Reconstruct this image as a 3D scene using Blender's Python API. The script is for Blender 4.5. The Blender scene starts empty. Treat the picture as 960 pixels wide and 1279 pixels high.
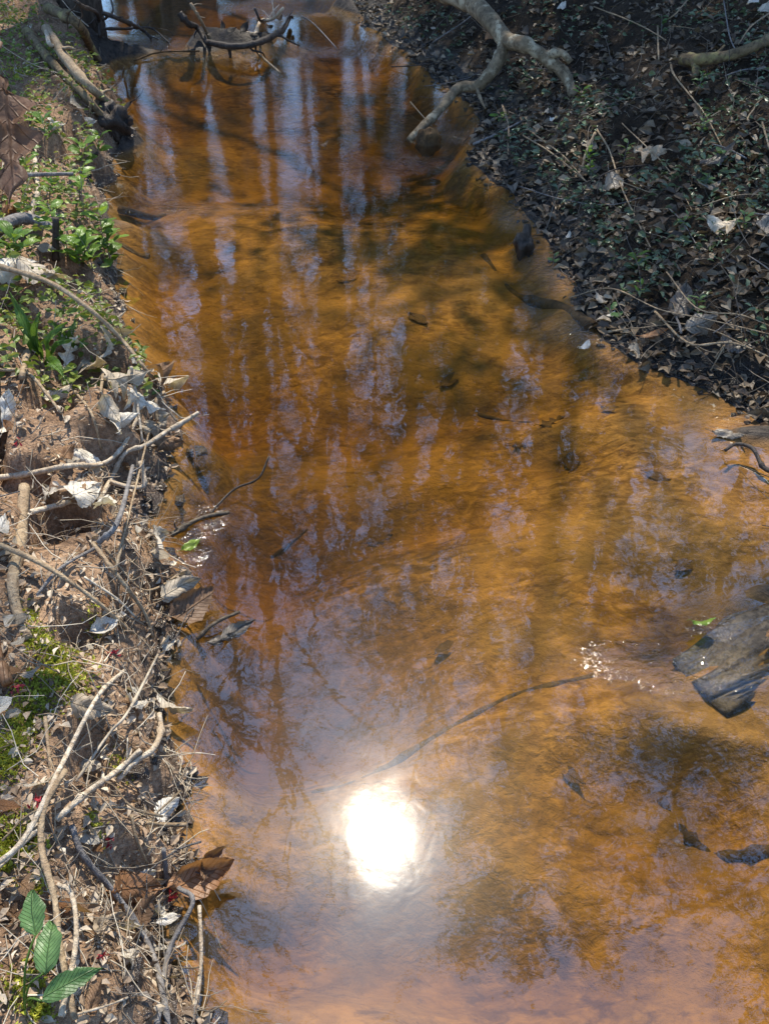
import bpy, math, random
import numpy as np
from mathutils import Vector, Matrix

# ------------------------------------------------------------------ camera, sky, sun, exposure
scene = bpy.context.scene
COL = scene.collection
PW, PH = 960.0, 1279.0                       # the photograph's own pixel grid
CAM_Z, PITCH, FOV = 1.5, 40.0, 57.0
FPX = PH / 2 / math.tan(math.radians(FOV / 2))
cam_data = bpy.data.cameras.new('camera')
cam = bpy.data.objects.new('camera', cam_data)
COL.objects.link(cam)
cam.location = (0, 0, CAM_Z)
cam.rotation_euler = (math.radians(90 - PITCH), 0, 0)
cam_data.sensor_fit = 'VERTICAL'
cam_data.angle = math.radians(FOV)
cam_data.clip_start, cam_data.clip_end = 0.02, 600
scene.camera = cam

SUN_EL, SUN_AZ = 58.9, -0.4
_e, _a = math.radians(SUN_EL), math.radians(SUN_AZ)
SUN_DIR = Vector((math.sin(_a) * math.cos(_e), math.cos(_a) * math.cos(_e), math.sin(_e)))
world = bpy.data.worlds.new('World')
scene.world = world
world.use_nodes = True
wn = world.node_tree
sky = wn.nodes.new('ShaderNodeTexSky')
sky.sky_type = 'NISHITA'
sky.sun_disc = False
sky.sun_elevation = _e
sky.sun_rotation = _a
sky.air_density, sky.dust_density, sky.ozone_density = 1.0, 0.1, 3.0
wn.nodes['Background'].inputs['Strength'].default_value = 0.15
wn.links.new(sky.outputs[0], wn.nodes['Background'].inputs['Color'])
sun_data = bpy.data.lights.new('sun', 'SUN')
sun_data.energy, sun_data.angle, sun_data.color = 3.5, math.radians(0.53), (1.0, 0.93, 0.80)
sun = bpy.data.objects.new('sun', sun_data)
COL.objects.link(sun)
sun.rotation_euler = (-SUN_DIR).to_track_quat('-Z', 'Y').to_euler()
scene.view_settings.view_transform = 'Standard'
scene.view_settings.look = 'None'
scene.view_settings.exposure = 1.28
scene.view_settings.gamma = 1.0
scene.view_settings.use_curve_mapping = False
cy = scene.cycles
cy.max_bounces, cy.diffuse_bounces, cy.glossy_bounces = 8, 2, 3
cy.transparent_max_bounces, cy.transmission_bounces, cy.volume_bounces = 12, 4, 0
cy.caustics_reflective = cy.caustics_refractive = False
cy.use_denoising = True
cy.sample_clamp_indirect = 4.0

rng = np.random.default_rng(7)
random.seed(7)
_fy, _fz = math.cos(math.radians(PITCH)), -math.sin(math.radians(PITCH))
_uy, _uz = math.sin(math.radians(PITCH)), math.cos(math.radians(PITCH))


# ------------------------------------------------------------------ small maths
def ray(px, py):
    a, b = (px - PW / 2) / FPX, -(py - PH / 2) / FPX
    return np.array([a, _fy + b * _uy, _fz + b * _uz])


def at(px, py, z=0.0):
    d = ray(px, py)
    t = (z - CAM_Z) / d[2]
    return np.array([0, 0, CAM_Z]) + d * t


def sm(a, b, x):
    t = np.clip((x - a) / (b - a), 0, 1)
    return t * t * (3 - 2 * t)


def _hash(ix, iy, s):
    h = (ix.astype(np.int64) * 374761393 + iy.astype(np.int64) * 668265263 + s * 2147483647) & 0x7fffffff
    h = ((h ^ (h >> 13)) * 1274126177) & 0x7fffffff
    return ((h ^ (h >> 16)) & 0xffff) / 65535.0 * 2 - 1


def vnoise(x, y, s=0):
    x, y = np.asarray(x, float), np.asarray(y, float)
    ix, iy = np.floor(x), np.floor(y)
    fx, fy = x - ix, y - iy
    ux, uy = fx ** 3 * (fx * (fx * 6 - 15) + 10), fy ** 3 * (fy * (fy * 6 - 15) + 10)
    a, b = _hash(ix, iy, s), _hash(ix + 1, iy, s)
    c, d = _hash(ix, iy + 1, s), _hash(ix + 1, iy + 1, s)
    return (a + (b - a) * ux) * (1 - uy) + (c + (d - c) * ux) * uy


def fbm(x, y, octv=4, s=0):
    v, a, f = 0.0, 0.5, 1.0
    for k in range(octv):
        v = v + a * vnoise(x * f + 17.3 * k, y * f - 9.1 * k, s + k)
        a *= 0.5
        f *= 2.03
    return v


# ------------------------------------------------------------------ terrain: the creek channel and its banks
_lp = [(232, 1279), (214, 1180), (224, 1100), (216, 1000), (216, 920), (198, 850), (226, 790), (232, 750), (205, 700), (200, 640), (214, 570),
       (205, 510), (172, 440), (152, 380), (140, 310), (134, 240), (150, 195), (164, 165), (140, 120), (112, 70), (100, 30), (92, 0)]
_rp = [(1075, 1279), (1060, 1050), (1035, 900), (1015, 800), (1010, 700), (1000, 620), (962, 555), (900, 492), (800, 455), (752, 425), (724, 380), (694, 315),
       (650, 262), (612, 222), (584, 196), (606, 160), (586, 132), (540, 95), (500, 62), (455, 30), (424, 0)]
_L = sorted([tuple(at(*p)[[1, 0]]) for p in _lp])
_R = sorted([tuple(at(*p)[[1, 0]]) for p in _rp])
_L = [(-30, -3.0), (-6, -0.5), (-1, -0.33)] + _L + [(9, -2.6), (12, -4.2), (18, -8), (40, -14)]
_R = [(-30, -1.0), (-6, 1.25), (-1, 1.1)] + _R + [(9, -0.7), (12, -2.2), (18, -6), (40, -12)]
_Ly, _Lx = np.array(_L).T
_Ry, _Rx = np.array(_R).T


def LX(y):
    return np.interp(y, _Ly, _Lx) + 0.03 * vnoise(np.asarray(y) * 7, 0.3, 3) + 0.022 * vnoise(np.asarray(y) * 19, 0.9, 13)


def RX(y):
    return np.interp(y, _Ry, _Rx) + 0.035 * vnoise(np.asarray(y) * 6, 0.7, 4) + 0.008 * vnoise(np.asarray(y) * 17, 0.9, 14)


# hollows (-) and shoals (+) of the bed: pixel, radius across and along in metres, height
_blobs = [(320, 640, .22, .24, -.16), (300, 810, .34, .26, -.15), (400, 850, .28, .16, -.10), (480, 740, .22, .12, -.07), (440, 490, .30, .22, -.07), (270, 470, .2, .3, -.07),
          (430, 610, .22, .18, -.07), (560, 600, .2, .14, -.05), (400, 1160, .32, .10, -.07), (300, 1120, .2, .08, -.06), (600, 1150, .2, .1, -.05),
          (840, 1010, .22, .10, -.05), (720, 1180, .25, .1, -.04), (800, 930, .2, .07, -.05),
          (250, 215, .7, .4, -.04), (560, 150, .4, .5, -.06), (300, 110, .6, .5, -.05), (620, 480, .3, .1, -.04), (700, 540, .2, .10, -.05), (440, 30, .5, .8, -.06),
          (840, 640, .30, .26, .07), (820, 520, .34, .24, .07), (620, 330, .4, .5, .05), (320, 270, .35, .4, .05), (230, 430, .16, .10, .05),
          (620, 890, .26, .10, .05), (500, 960, .28, .10, .04), (230, 1050, .10, .08, .05), (330, 1260, .3, .08, .04), (700, 760, .25, .15, .03), (520, 390, .3, .25, .03),
          (930, 830, .22, .10, .08), (900, 890, .20, .09, .08), (980, 880, .2, .1, .08), (215, 185, .3, .3, .03), (230, 255, .25, .3, .03), (190, 290, .12, .10, .04)]
_blobs = [(*at(p[0], p[1])[:2], p[2], p[3], p[4]) for p in _blobs]
# wet mud humps that break the surface
_humps = [(300, 56, .34, .14, .085), (345, 44, .22, .16, .09), (265, 52, .16, .16, .07), (125, 72, .25, .22, .09), (190, 66, .45, .12, .01), (250, 68, .4, .10, .0),
          (392, 12, .35, .2, .05), (152, 182, .12, .10, .04), (172, 280, .10, .05, .0),
          (950, 740, .08, .05, .02), (650, 300, .06, .06, -.02), (935, 545, .1, .04, -.02)]
_humps = [(*at(p[0], p[1])[:2], p[2], p[3], p[4]) for p in _humps]


def H(x, y):
    x, y = np.asarray(x, float), np.asarray(y, float)
    L, R = LX(y), RX(y)
    dl, dr = L - x, x - R
    ins = np.minimum(-dl, -dr)
    # bed
    dep = 0.104 - 0.035 * sm(.5, 1.0, x) + 0.05 * fbm(x * 1.3, y * 0.9, 3, 11) + 0.012 * fbm(x * 9, y * 12, 3, 12)
    for bx, by, rx, ry, dh in _blobs:
        dep = dep - dh * np.exp(-((x - bx) / rx) ** 2 - ((y - by) / ry) ** 2)
    dep = np.maximum(dep, 0.022 + 0.01 * vnoise(x * 11, y * 14, 2))
    bed = -dep * sm(-0.01, 0.16, ins)
    for bx, by, rx, ry, dh in _humps:
        bed = bed + (dh + 0.06) * np.exp(-((x - bx) / rx) ** 2 - ((y - by) / ry) ** 2) * (1 + 0.35 * fbm(x * 7, y * 7, 3, 5))
    # left bank: a cut step, then a gentle rise
    n1 = fbm(x * 2.2, y * 2.2, 4, 21)
    n2 = fbm(x * 13, y * 13, 3, 22)
    hb = 0.165 + 0.05 * vnoise(y * 1.7, 0.2, 6) + 0.05 * sm(2.5, 4.5, y)
    lb = hb * sm(-0.01, 0.13 + 0.05 * vnoise(y * 5, 1.2, 9), dl) + 0.20 * np.minimum(np.maximum(dl, 0), 6) ** 0.9 + (0.05 * n1 + 0.022 * n2) * sm(0, .12, dl)
    lb = lb - 0.10 * sm(.12, .55, vnoise(x * 8.5, y * 6.5, 41)) * sm(.03, .12, dl) * (1 - sm(.3, .55, dl)) + 0.03 * fbm(x * 17, y * 17, 2, 43) * sm(.04, .14, dl)
    # right bank: a wet lip, then a slope
    rb = 0.03 * sm(-0.01, 0.12, dr) + 0.05 * sm(0.08, 0.3, dr) + 0.36 * np.clip(dr - 0.08, 0, 2.6) + 0.08 * np.clip(dr - 2.6, 0, 40) + (0.10 * n1 + 0.03 * n2) * sm(0.02, .4, dr)
    far = 0.3 * fbm(x * 0.15, y * 0.15, 3, 31) * sm(3, 8, np.maximum(dl, dr))
    h = np.where(dl > 0, lb, np.where(dr > 0, rb, bed))
    return h + np.where((dl > 0) | (dr > 0), far, 0)


def HN(x, y, e=0.02):
    gx = (H(x + e, y) - H(x - e, y)) / (2 * e)
    gy = (H(x, y + e) - H(x, y - e)) / (2 * e)
    n = np.stack([-gx, -gy, np.ones_like(gx)], -1)
    return n / np.linalg.norm(n, axis=-1, keepdims=True)


def gp(px, py, lift=0.0):
    """Where the sight line through a photo pixel meets the ground (or the water, whichever comes first)."""
    d = ray(px, py)
    t = np.linspace(0.6, 12, 1400)
    P = np.array([0, 0, CAM_Z]) + t[:, None] * d
    f = P[:, 2] - np.maximum(H(P[:, 0], P[:, 1]), 0.0) - lift
    k = int(np.argmax(f < 0)) if (f < 0).any() else len(t) - 1
    if k == 0:
        return P[0]
    s = f[k - 1] / (f[k - 1] - f[k] + 1e-9)
    return P[k - 1] * (1 - s) + P[k] * s


def pxsize(p):
    """Metres that one photo pixel covers at point p."""
    return (p[1] * _fy + (p[2] - CAM_Z) * _fz) / FPX


# ------------------------------------------------------------------ mesh helpers
class MB:
    def __init__(self):
        self.v, self.f, self.n, self.r = [], [], 0, []

    def add(self, V, F, r=None):
        V = np.asarray(V, float)
        self.v.append(V)
        self.f.extend([tuple(int(i) + self.n for i in q) for q in F])
        self.r.append(np.full(len(V), 0.5 if r is None else r))
        self.n += len(V)
        return self

    def tube(self, P, R, sides=6, r=None, cap=True):
        V, F = tube(P, R, sides, cap)
        return self.add(V, F, r)

    def mesh(self, name, mat, origin=None, smooth=True):
        V = np.concatenate(self.v)
        if origin is not None:
            V = V - np.asarray(origin)
        m = bpy.data.meshes.new(name)
        m.from_pydata(V.tolist(), [], self.f)
        a = m.attributes.new('rnd', 'FLOAT', 'POINT')
        a.data.foreach_set('value', np.concatenate(self.r).astype(np.float32))
        if mat is not None:
            m.materials.append(mat)
        if smooth:
            m.polygons.foreach_set('use_smooth', np.ones(len(m.polygons), bool))
        m.update()
        return m


def spline(P, n):
    P = np.asarray(P, float)
    if len(P) < 3:
        t = np.linspace(0, 1, n)[:, None]
        return P[0] * (1 - t) + P[-1] * t
    Q = np.vstack([2 * P[0] - P[1], P, 2 * P[-1] - P[-2]])
    out = []
    for u in np.linspace(0, len(P) - 1 - 1e-6, n):
        i = int(u)
        t = u - i
        a, b, c, d = Q[i:i + 4]
        out.append(0.5 * (2 * b + (c - a) * t + (2 * a - 5 * b + 4 * c - d) * t * t + (-a + 3 * b - 3 * c + d) * t ** 3))
    return np.array(out)


def tube(P, R, sides=6, cap=True):
    P = np.asarray(P, float)
    n = len(P)
    R = np.broadcast_to(np.asarray(R, float), (n,))
    T = np.gradient(P, axis=0)
    T /= np.linalg.norm(T, axis=1, keepdims=True) + 1e-12
    m = np.abs(T.mean(0))
    ref = np.eye(3)[int(np.argmin(m))]
    A = np.cross(T, ref)
    A /= np.linalg.norm(A, axis=1, keepdims=True) + 1e-12
    B = np.cross(T, A)
    th = np.arange(sides) * 2 * math.pi / sides
    V = P[:, None] + R[:, None, None] * (A[:, None] * np.cos(th)[None, :, None] + B[:, None] * np.sin(th)[None, :, None])
    V = V.reshape(-1, 3)
    F = []
    for i in range(n - 1):
        a, b = i * sides, (i + 1) * sides
        for j in range(sides):
            k = (j + 1) % sides
            F.append((a + j, a + k, b + k, b + j))
    if cap:
        F.append(tuple(range(sides - 1, -1, -1)))
        F.append(tuple(range((n - 1) * sides, n * sides)))
    return V, F


def link(name, mesh, parent=None, loc=None, label=None, cat=None, group=None, kind=None):
    o = bpy.data.objects.new(name, mesh)
    COL.objects.link(o)
    o.parent = parent
    if loc is not None:
        o.location = [float(c) for c in loc]
    if label:
        o['label'] = label
    if cat:
        o['category'] = cat
    if group:
        o['group'] = group
    if kind:
        o['kind'] = kind
    return o


# ------------------------------------------------------------------ materials
class NT:
    """Short-hand for building node trees."""

    def __init__(self, name):
        self.m = bpy.data.materials.new(name)
        self.m.use_nodes = True
        self.t = self.m.node_tree
        self.t.nodes.clear()
        self.out = self.n('ShaderNodeOutputMaterial')

    def n(self, kind, **kw):
        nd = self.t.nodes.new(kind)
        for k, v in kw.items():
            if hasattr(nd, k):
                setattr(nd, k, v)
            else:
                i = nd.inputs[int(k[1:]) if k[0] == '_' and k[1:].isdigit() else k.replace('_', ' ')]
                if isinstance(v, bpy.types.NodeSocket):
                    self.t.links.new(v, i)
                else:
                    i.default_value = v
        return nd

    def noise(self, vec, scale, detail=3, rough=0.55, dist=0.0):
        return self.n('ShaderNodeTexNoise', Vector=vec, Scale=scale, Detail=detail, Roughness=rough, Distortion=dist).outputs['Fac']

    def ramp(self, fac, stops, interp='LINEAR'):
        nd = self.n('ShaderNodeValToRGB', Fac=fac)
        nd.color_ramp.interpolation = interp
        while len(nd.color_ramp.elements) < len(stops):
            nd.color_ramp.elements.new(0.5)
        for e, (p, c) in zip(nd.color_ramp.elements, stops):
            e.position = p
            e.color = (*c, 1) if not np.isscalar(c) else (c, c, c, 1)
        return nd.outputs['Color']

    def math(self, op, a, b=None, clamp=False):
        nd = self.n('ShaderNodeMath', operation=op, use_clamp=clamp)
        for i, v in enumerate((a, b)):
            if v is None:
                continue
            if isinstance(v, bpy.types.NodeSocket):
                self.t.links.new(v, nd.inputs[i])
            else:
                nd.inputs[i].default_value = v
        return nd.outputs[0]

    def mix(self, fac, a, b, blend='MIX'):
        nd = self.n('ShaderNodeMix', data_type='RGBA', blend_type=blend)
        for i, v in ((0, fac), (6, a), (7, b)):
            if isinstance(v, bpy.types.NodeSocket):
                self.t.links.new(v, nd.inputs[i])
            else:
                nd.inputs[i].default_value = v if i == 0 else (*v, 1)
        return nd.outputs[2]

    def mixs(self, fac, a, b):
        nd = self.n('ShaderNodeMixShader')
        for i, v in ((0, fac), (1, a), (2, b)):
            if isinstance(v, bpy.types.NodeSocket):
                self.t.links.new(v, nd.inputs[i])
            else:
                nd.inputs[i].default_value = v
        return nd.outputs[0]

    def bump(self, h, dist, strength=1.0, normal=None):
        nd = self.n('ShaderNodeBump', Height=h, Distance=dist, Strength=strength)
        if normal is not None:
            self.t.links.new(normal, nd.inputs['Normal'])
        return nd.outputs[0]

    def pos(self, scale=None):
        p = self.n('ShaderNodeNewGeometry').outputs['Position']
        if scale:
            p = self.n('ShaderNodeMapping', Vector=p, Scale=scale).outputs[0]
        return p

    def objpos(self, scale=None):
        p = self.n('ShaderNodeTexCoord').outputs['Object']
        if scale:
            p = self.n('ShaderNodeMapping', Vector=p, Scale=scale).outputs[0]
        return p

    def surf(self, s):
        self.t.links.new(s, self.out.inputs['Surface'])
        return self.m

    def pbr(self, color, rough=0.8, normal=None, spec=0.5, **kw):
        nd = self.n('ShaderNodeBsdfPrincipled')
        for k, v in {'Base Color': color, 'Roughness': rough, 'Normal': normal, 'Specular IOR Level': spec, **kw}.items():
            if v is None:
                continue
            if isinstance(v, bpy.types.NodeSocket):
                self.t.links.new(v, nd.inputs[k])
            else:
                nd.inputs[k].default_value = (*v, 1) if isinstance(v, tuple) and len(v) == 3 else v
        return nd.outputs[0]


def mat_bed():
    t = NT('stream_bed_silt')
    p = t.pos()
    ps = t.pos((2.0, 2.6, 2.0))
    base = t.ramp(t.noise(ps, 1.2, 5, .6, .6), [(.28, (.105, .052, .019)), (.5, (.235, .118, .038)), (.70, (.39, .205, .065))])
    floc = t.noise(t.pos((7, 11, 9)), 3.0, 6, .62, .8)
    c = t.mix(t.ramp(floc, [(.42, 0.0), (.66, 1.0)]), base, (.40, .205, .06))
    oliv = t.ramp(t.noise(p, 1.9, 3, .55, .5), [(.47, 0.0), (.64, 1.0)])
    c = t.mix(t.math('MULTIPLY', oliv, .38), c, (.13, .10, .05))
    dark = t.ramp(t.noise(t.pos((9, 15, 9)), 1.9, 5, .65, .5), [(.55, 0.0), (.66, 1.0)])
    c = t.mix(t.math('MULTIPLY', dark, .5), c, (.07, .035, .014))
    spk = t.ramp(t.noise(p, 60, 3, .7), [(.60, 0.0), (.70, 1.0)])
    c = t.mix(t.math('MULTIPLY', spk, .2), c, (.05, .028, .013))
    # wet mud where the bed breaks the surface
    z = t.n('ShaderNodeSeparateXYZ', Vector=p).outputs['Z']
    up = t.n('ShaderNodeMapRange', Value=z, From_Min=-.012, From_Max=.02).outputs[0]
    mud = t.ramp(t.noise(p, 35, 5, .65), [(.35, (.012, .009, .007)), (.65, (.06, .045, .033))])
    c = t.mix(up, c, mud)
    hh = t.math('ADD', t.noise(t.pos((7, 10, 8)), 4, 6, .65, .5), t.math('MULTIPLY', t.noise(p, 70, 3, .6), .3))
    rough = t.n('ShaderNodeMapRange', Value=up, To_Min=.9, To_Max=.6).outputs[0]
    spec = t.math('MULTIPLY', up, .25)
    return t.surf(t.pbr(c, rough, t.bump(hh, .012), spec))


def mat_bank(name, dry, wet, clay, claymix, wet_to, wet_rough):
    t = NT(name)
    p = t.pos()
    n = t.noise(p, 14, 6, .65, .3)
    c = t.ramp(n, [(.32, wet), (.5, dry), (.7, clay)])
    c = t.mix(t.ramp(t.noise(p, 3.1, 4, .6), [(.45, 0.0), (.62, claymix)]), c, clay)
    gr = t.noise(p, 95, 4, .7)
    c = t.mix(t.ramp(gr, [(.4, .55), (.6, 0.0)]), c, wet)
    z = t.n('ShaderNodeSeparateXYZ', Vector=p).outputs['Z']
    zz = t.math('ADD', z, t.math('MULTIPLY', t.math('SUBTRACT', t.noise(p, 9, 4), .5), wet_to * 1.6))
    w = t.n('ShaderNodeMapRange', Value=zz, From_Min=wet_to * .35, From_Max=wet_to, To_Min=1, To_Max=0).outputs[0]
    c = t.mix(t.math('MULTIPLY', w, .85), c, tuple(a * .45 for a in wet))
    rough = t.n('ShaderNodeMapRange', Value=w, To_Min=.92, To_Max=wet_rough).outputs[0]
    hh = t.math('ADD', t.noise(p, 22, 6, .7), t.math('MULTIPLY', gr, .35))
    return t.surf(t.pbr(c, rough, t.bump(hh, .03), t.math('ADD', t.math('MULTIPLY', w, .6), .15)))


def mat_water():
    t = NT('creek_water')
    p = t.pos()
    at_ = t.n('ShaderNodeAttribute', attribute_name='riffle').outputs['Fac']
    swell = t.noise(t.pos((1.0, .75, 1)), 5.5, 2, .5, .35)
    wav = t.noise(t.pos((1.0, .8, 1)), 15, 2, .5, .9)
    fine = t.noise(p, 46, 2, .5, .3)
    rif = t.noise(t.pos((1.0, 1.5, 1)), 42, 3, .6, .4)
    hgt = t.math('ADD', t.math('MULTIPLY', swell, .00068), t.math('MULTIPLY', wav, .00022))
    hgt = t.math('ADD', hgt, t.math('MULTIPLY', fine, .00002))
    hgt = t.math('ADD', hgt, t.math('MULTIPLY', t.math('MULTIPLY', rif, at_), .03))
    nb = t.bump(hgt, 1.0)
    # Schlick reflectance, the same from above and from below
    dt = t.n('ShaderNodeVectorMath', operation='DOT_PRODUCT')
    t.t.links.new(nb, dt.inputs[0])
    t.t.links.new(t.n('ShaderNodeNewGeometry').outputs['Incoming'], dt.inputs[1])
    cs = t.math('SUBTRACT', 1.0, t.math('ABSOLUTE', dt.outputs['Value']), True)
    fr = t.math('ADD', t.math('MULTIPLY', t.math('POWER', cs, 5.0), .88), .098)
    sharp = t.n('ShaderNodeBsdfGlossy', Color=(.82, .93, 1, 1), Roughness=0.0, Normal=nb).outputs[0]
    bloom_lobe = t.n('ShaderNodeBsdfGlossy', Color=(1, .97, .93, 1), Roughness=.075, Normal=nb).outputs[0]  # rough lobe imitating camera bloom around the mirrored sun
    tr = t.n('ShaderNodeBsdfTransparent', Color=(.97, .95, .90, 1)).outputs[0]
    haze_lobe = t.n('ShaderNodeBsdfGlossy', Color=(1, .95, .9, 1), Roughness=.29, Normal=nb).outputs[0]  # wide lobe that puts lens glare haze into the water's sheen
    m = t.surf(t.mixs(fr, tr, t.mixs(.022, t.mixs(.085, sharp, bloom_lobe), haze_lobe)))
    va = t.n('ShaderNodeVolumeAbsorption', Color=(.68, .60, .15, 1), Density=6.0)
    t.t.links.new(va.outputs[0], t.out.inputs['Volume'])
    return m


def mat_leaf(name, cols, rough=.6, trans=.3, src='object', veins=True, spec=.4, blotch=.55, vein=None):
    """Thin leaf: reflects and lets light through; colour varies from leaf to leaf and in blotches."""
    t = NT(name)
    r = t.n('ShaderNodeObjectInfo').outputs['Random'] if src == 'object' else t.n('ShaderNodeAttribute', attribute_name='rnd').outputs['Fac']
    k = len(cols)
    c = t.ramp(r, [(i / max(k - 1, 1), col) for i, col in enumerate(cols)])
    blot = t.noise(t.objpos(), 34, 4, .65)
    c = t.mix(t.ramp(blot, [(.42, 0.0), (.72, blotch)]), c, tuple(a * .45 for a in cols[0]))
    nh = t.noise(t.objpos(), 60, 3, .6)
    if src == 'object' and veins:
        g = t.n('ShaderNodeSeparateXYZ', Vector=t.n('ShaderNodeTexCoord').outputs['Generated'])
        v = t.math('ABSOLUTE', t.math('SUBTRACT', g.outputs[1], .5))
        w = t.math('ADD', t.math('SUBTRACT', g.outputs[0], t.math('MULTIPLY', v, .55)), t.math('MULTIPLY', t.noise(t.objpos(), 9, 2), .05))
        ribs = t.ramp(t.math('FRACT', t.math('MULTIPLY', w, 11)), [(.0, 1.0), (.10, 0.0), (.9, 0.0), (1.0, 1.0)])
        rib = t.math('MAXIMUM', t.math('MULTIPLY', ribs, .6), t.ramp(v, [(.0, 1.0), (.03, 0.0)]))
        c = t.mix(t.math('MULTIPLY', rib, .45), c, vein if vein else tuple(min(1, a * .5) for a in cols[0]))
        edge = t.ramp(t.math('ADD', v, t.math('MULTIPLY', t.noise(t.objpos(), 25, 3), .25)), [(.42, 0.0), (.6, .5)])
        c = t.mix(edge, c, tuple(a * .5 for a in cols[0]))
        nh = t.math('SUBTRACT', nh, t.math('MULTIPLY', rib, .8))
    nb = t.bump(nh, .0025)
    a = t.pbr(c, rough, nb, spec)
    b = t.n('ShaderNodeBsdfTranslucent', Color=t.mix(1.0, c, (1.0, .92, .55), 'MULTIPLY')).outputs[0]
    return t.surf(t.mixs(trans, a, b))


def mat_bark(name, dark, light, lichen=None, scale=30, rough=.85, stretch=(1, 1, .35), bumpd=.01):
    t = NT(name)
    o = t.objpos(stretch)
    n = t.noise(o, scale, 5, .65, .4)
    c = t.ramp(n, [(.34, dark), (.62, light)])
    if lichen:
        c = t.mix(t.ramp(t.noise(t.objpos(), scale * .45, 4, .6), [(.52, 0.0), (.6, .8)]), c, lichen)
    c = t.mix(t.ramp(t.noise(t.objpos(), 7, 3, .6), [(.46, 0.0), (.66, .65)]), c, tuple(a * 1.3 for a in dark))
    c = t.mix(t.ramp(t.noise(t.objpos(), scale * 3, 2, .6), [(.58, 0.0), (.64, .5)]), c, tuple(a * .6 for a in dark))
    return t.surf(t.pbr(c, rough, t.bump(n, bumpd), .25))


M = {}
M['bed'] = mat_bed()
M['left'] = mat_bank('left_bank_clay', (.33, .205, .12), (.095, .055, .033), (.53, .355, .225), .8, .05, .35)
M['right'] = mat_bank('right_bank_mud', (.04, .028, .018), (.015, .011, .008), (.085, .06, .038), .5, .10, .24)  # mud colour lowered so the bank's shade comes out darker
M['water'] = mat_water()

# ------------------------------------------------------------------ the ground: three sheets that share their edges
def graded(a, b, n, p):
    return a + (b - a) * np.linspace(0, 1, n) ** p


_ys = np.concatenate([-graded(3, 90, 26, 3.0)[::-1], np.linspace(-2.9, .35, 30), .37 * (9 / .37) ** np.linspace(0, 1, 330), graded(9.1, 220, 40, 2.5)])


def strip(name, mat, xs_of_row, label):
    X = np.array([xs_of_row(float(y)) for y in _ys])
    Y = np.repeat(_ys[:, None], X.shape[1], 1)
    Z = H(X, Y)
    nr, nc = X.shape
    V = np.stack([X, Y, Z], -1).reshape(-1, 3)
    i = np.arange(nr - 1)[:, None] * nc + np.arange(nc - 1)[None]
    F = np.stack([i, i + 1, i + nc + 1, i + nc], -1).reshape(-1, 4)
    m = bpy.data.meshes.new(name)
    m.from_pydata(V.tolist(), [], F.tolist())
    m.materials.append(mat)
    m.polygons.foreach_set('use_smooth', np.ones(len(m.polygons), bool))
    return link(name, m, label=label, kind='structure')


_off = np.concatenate([np.linspace(0, .6, 60), graded(.61, 3.2, 90, 1.4)[0:], graded(3.3, 200, 26, 3.0)])
strip('stream_bed', M['bed'], lambda y: np.linspace(float(LX(y)), float(RX(y)), 190), 'orange silted creek bed under shallow amber water')
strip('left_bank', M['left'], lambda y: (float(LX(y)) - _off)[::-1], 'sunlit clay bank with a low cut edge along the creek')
strip('right_bank', M['right'], lambda y: float(RX(y)) + _off, 'shaded muddy bank sloping up beside the creek')


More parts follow.
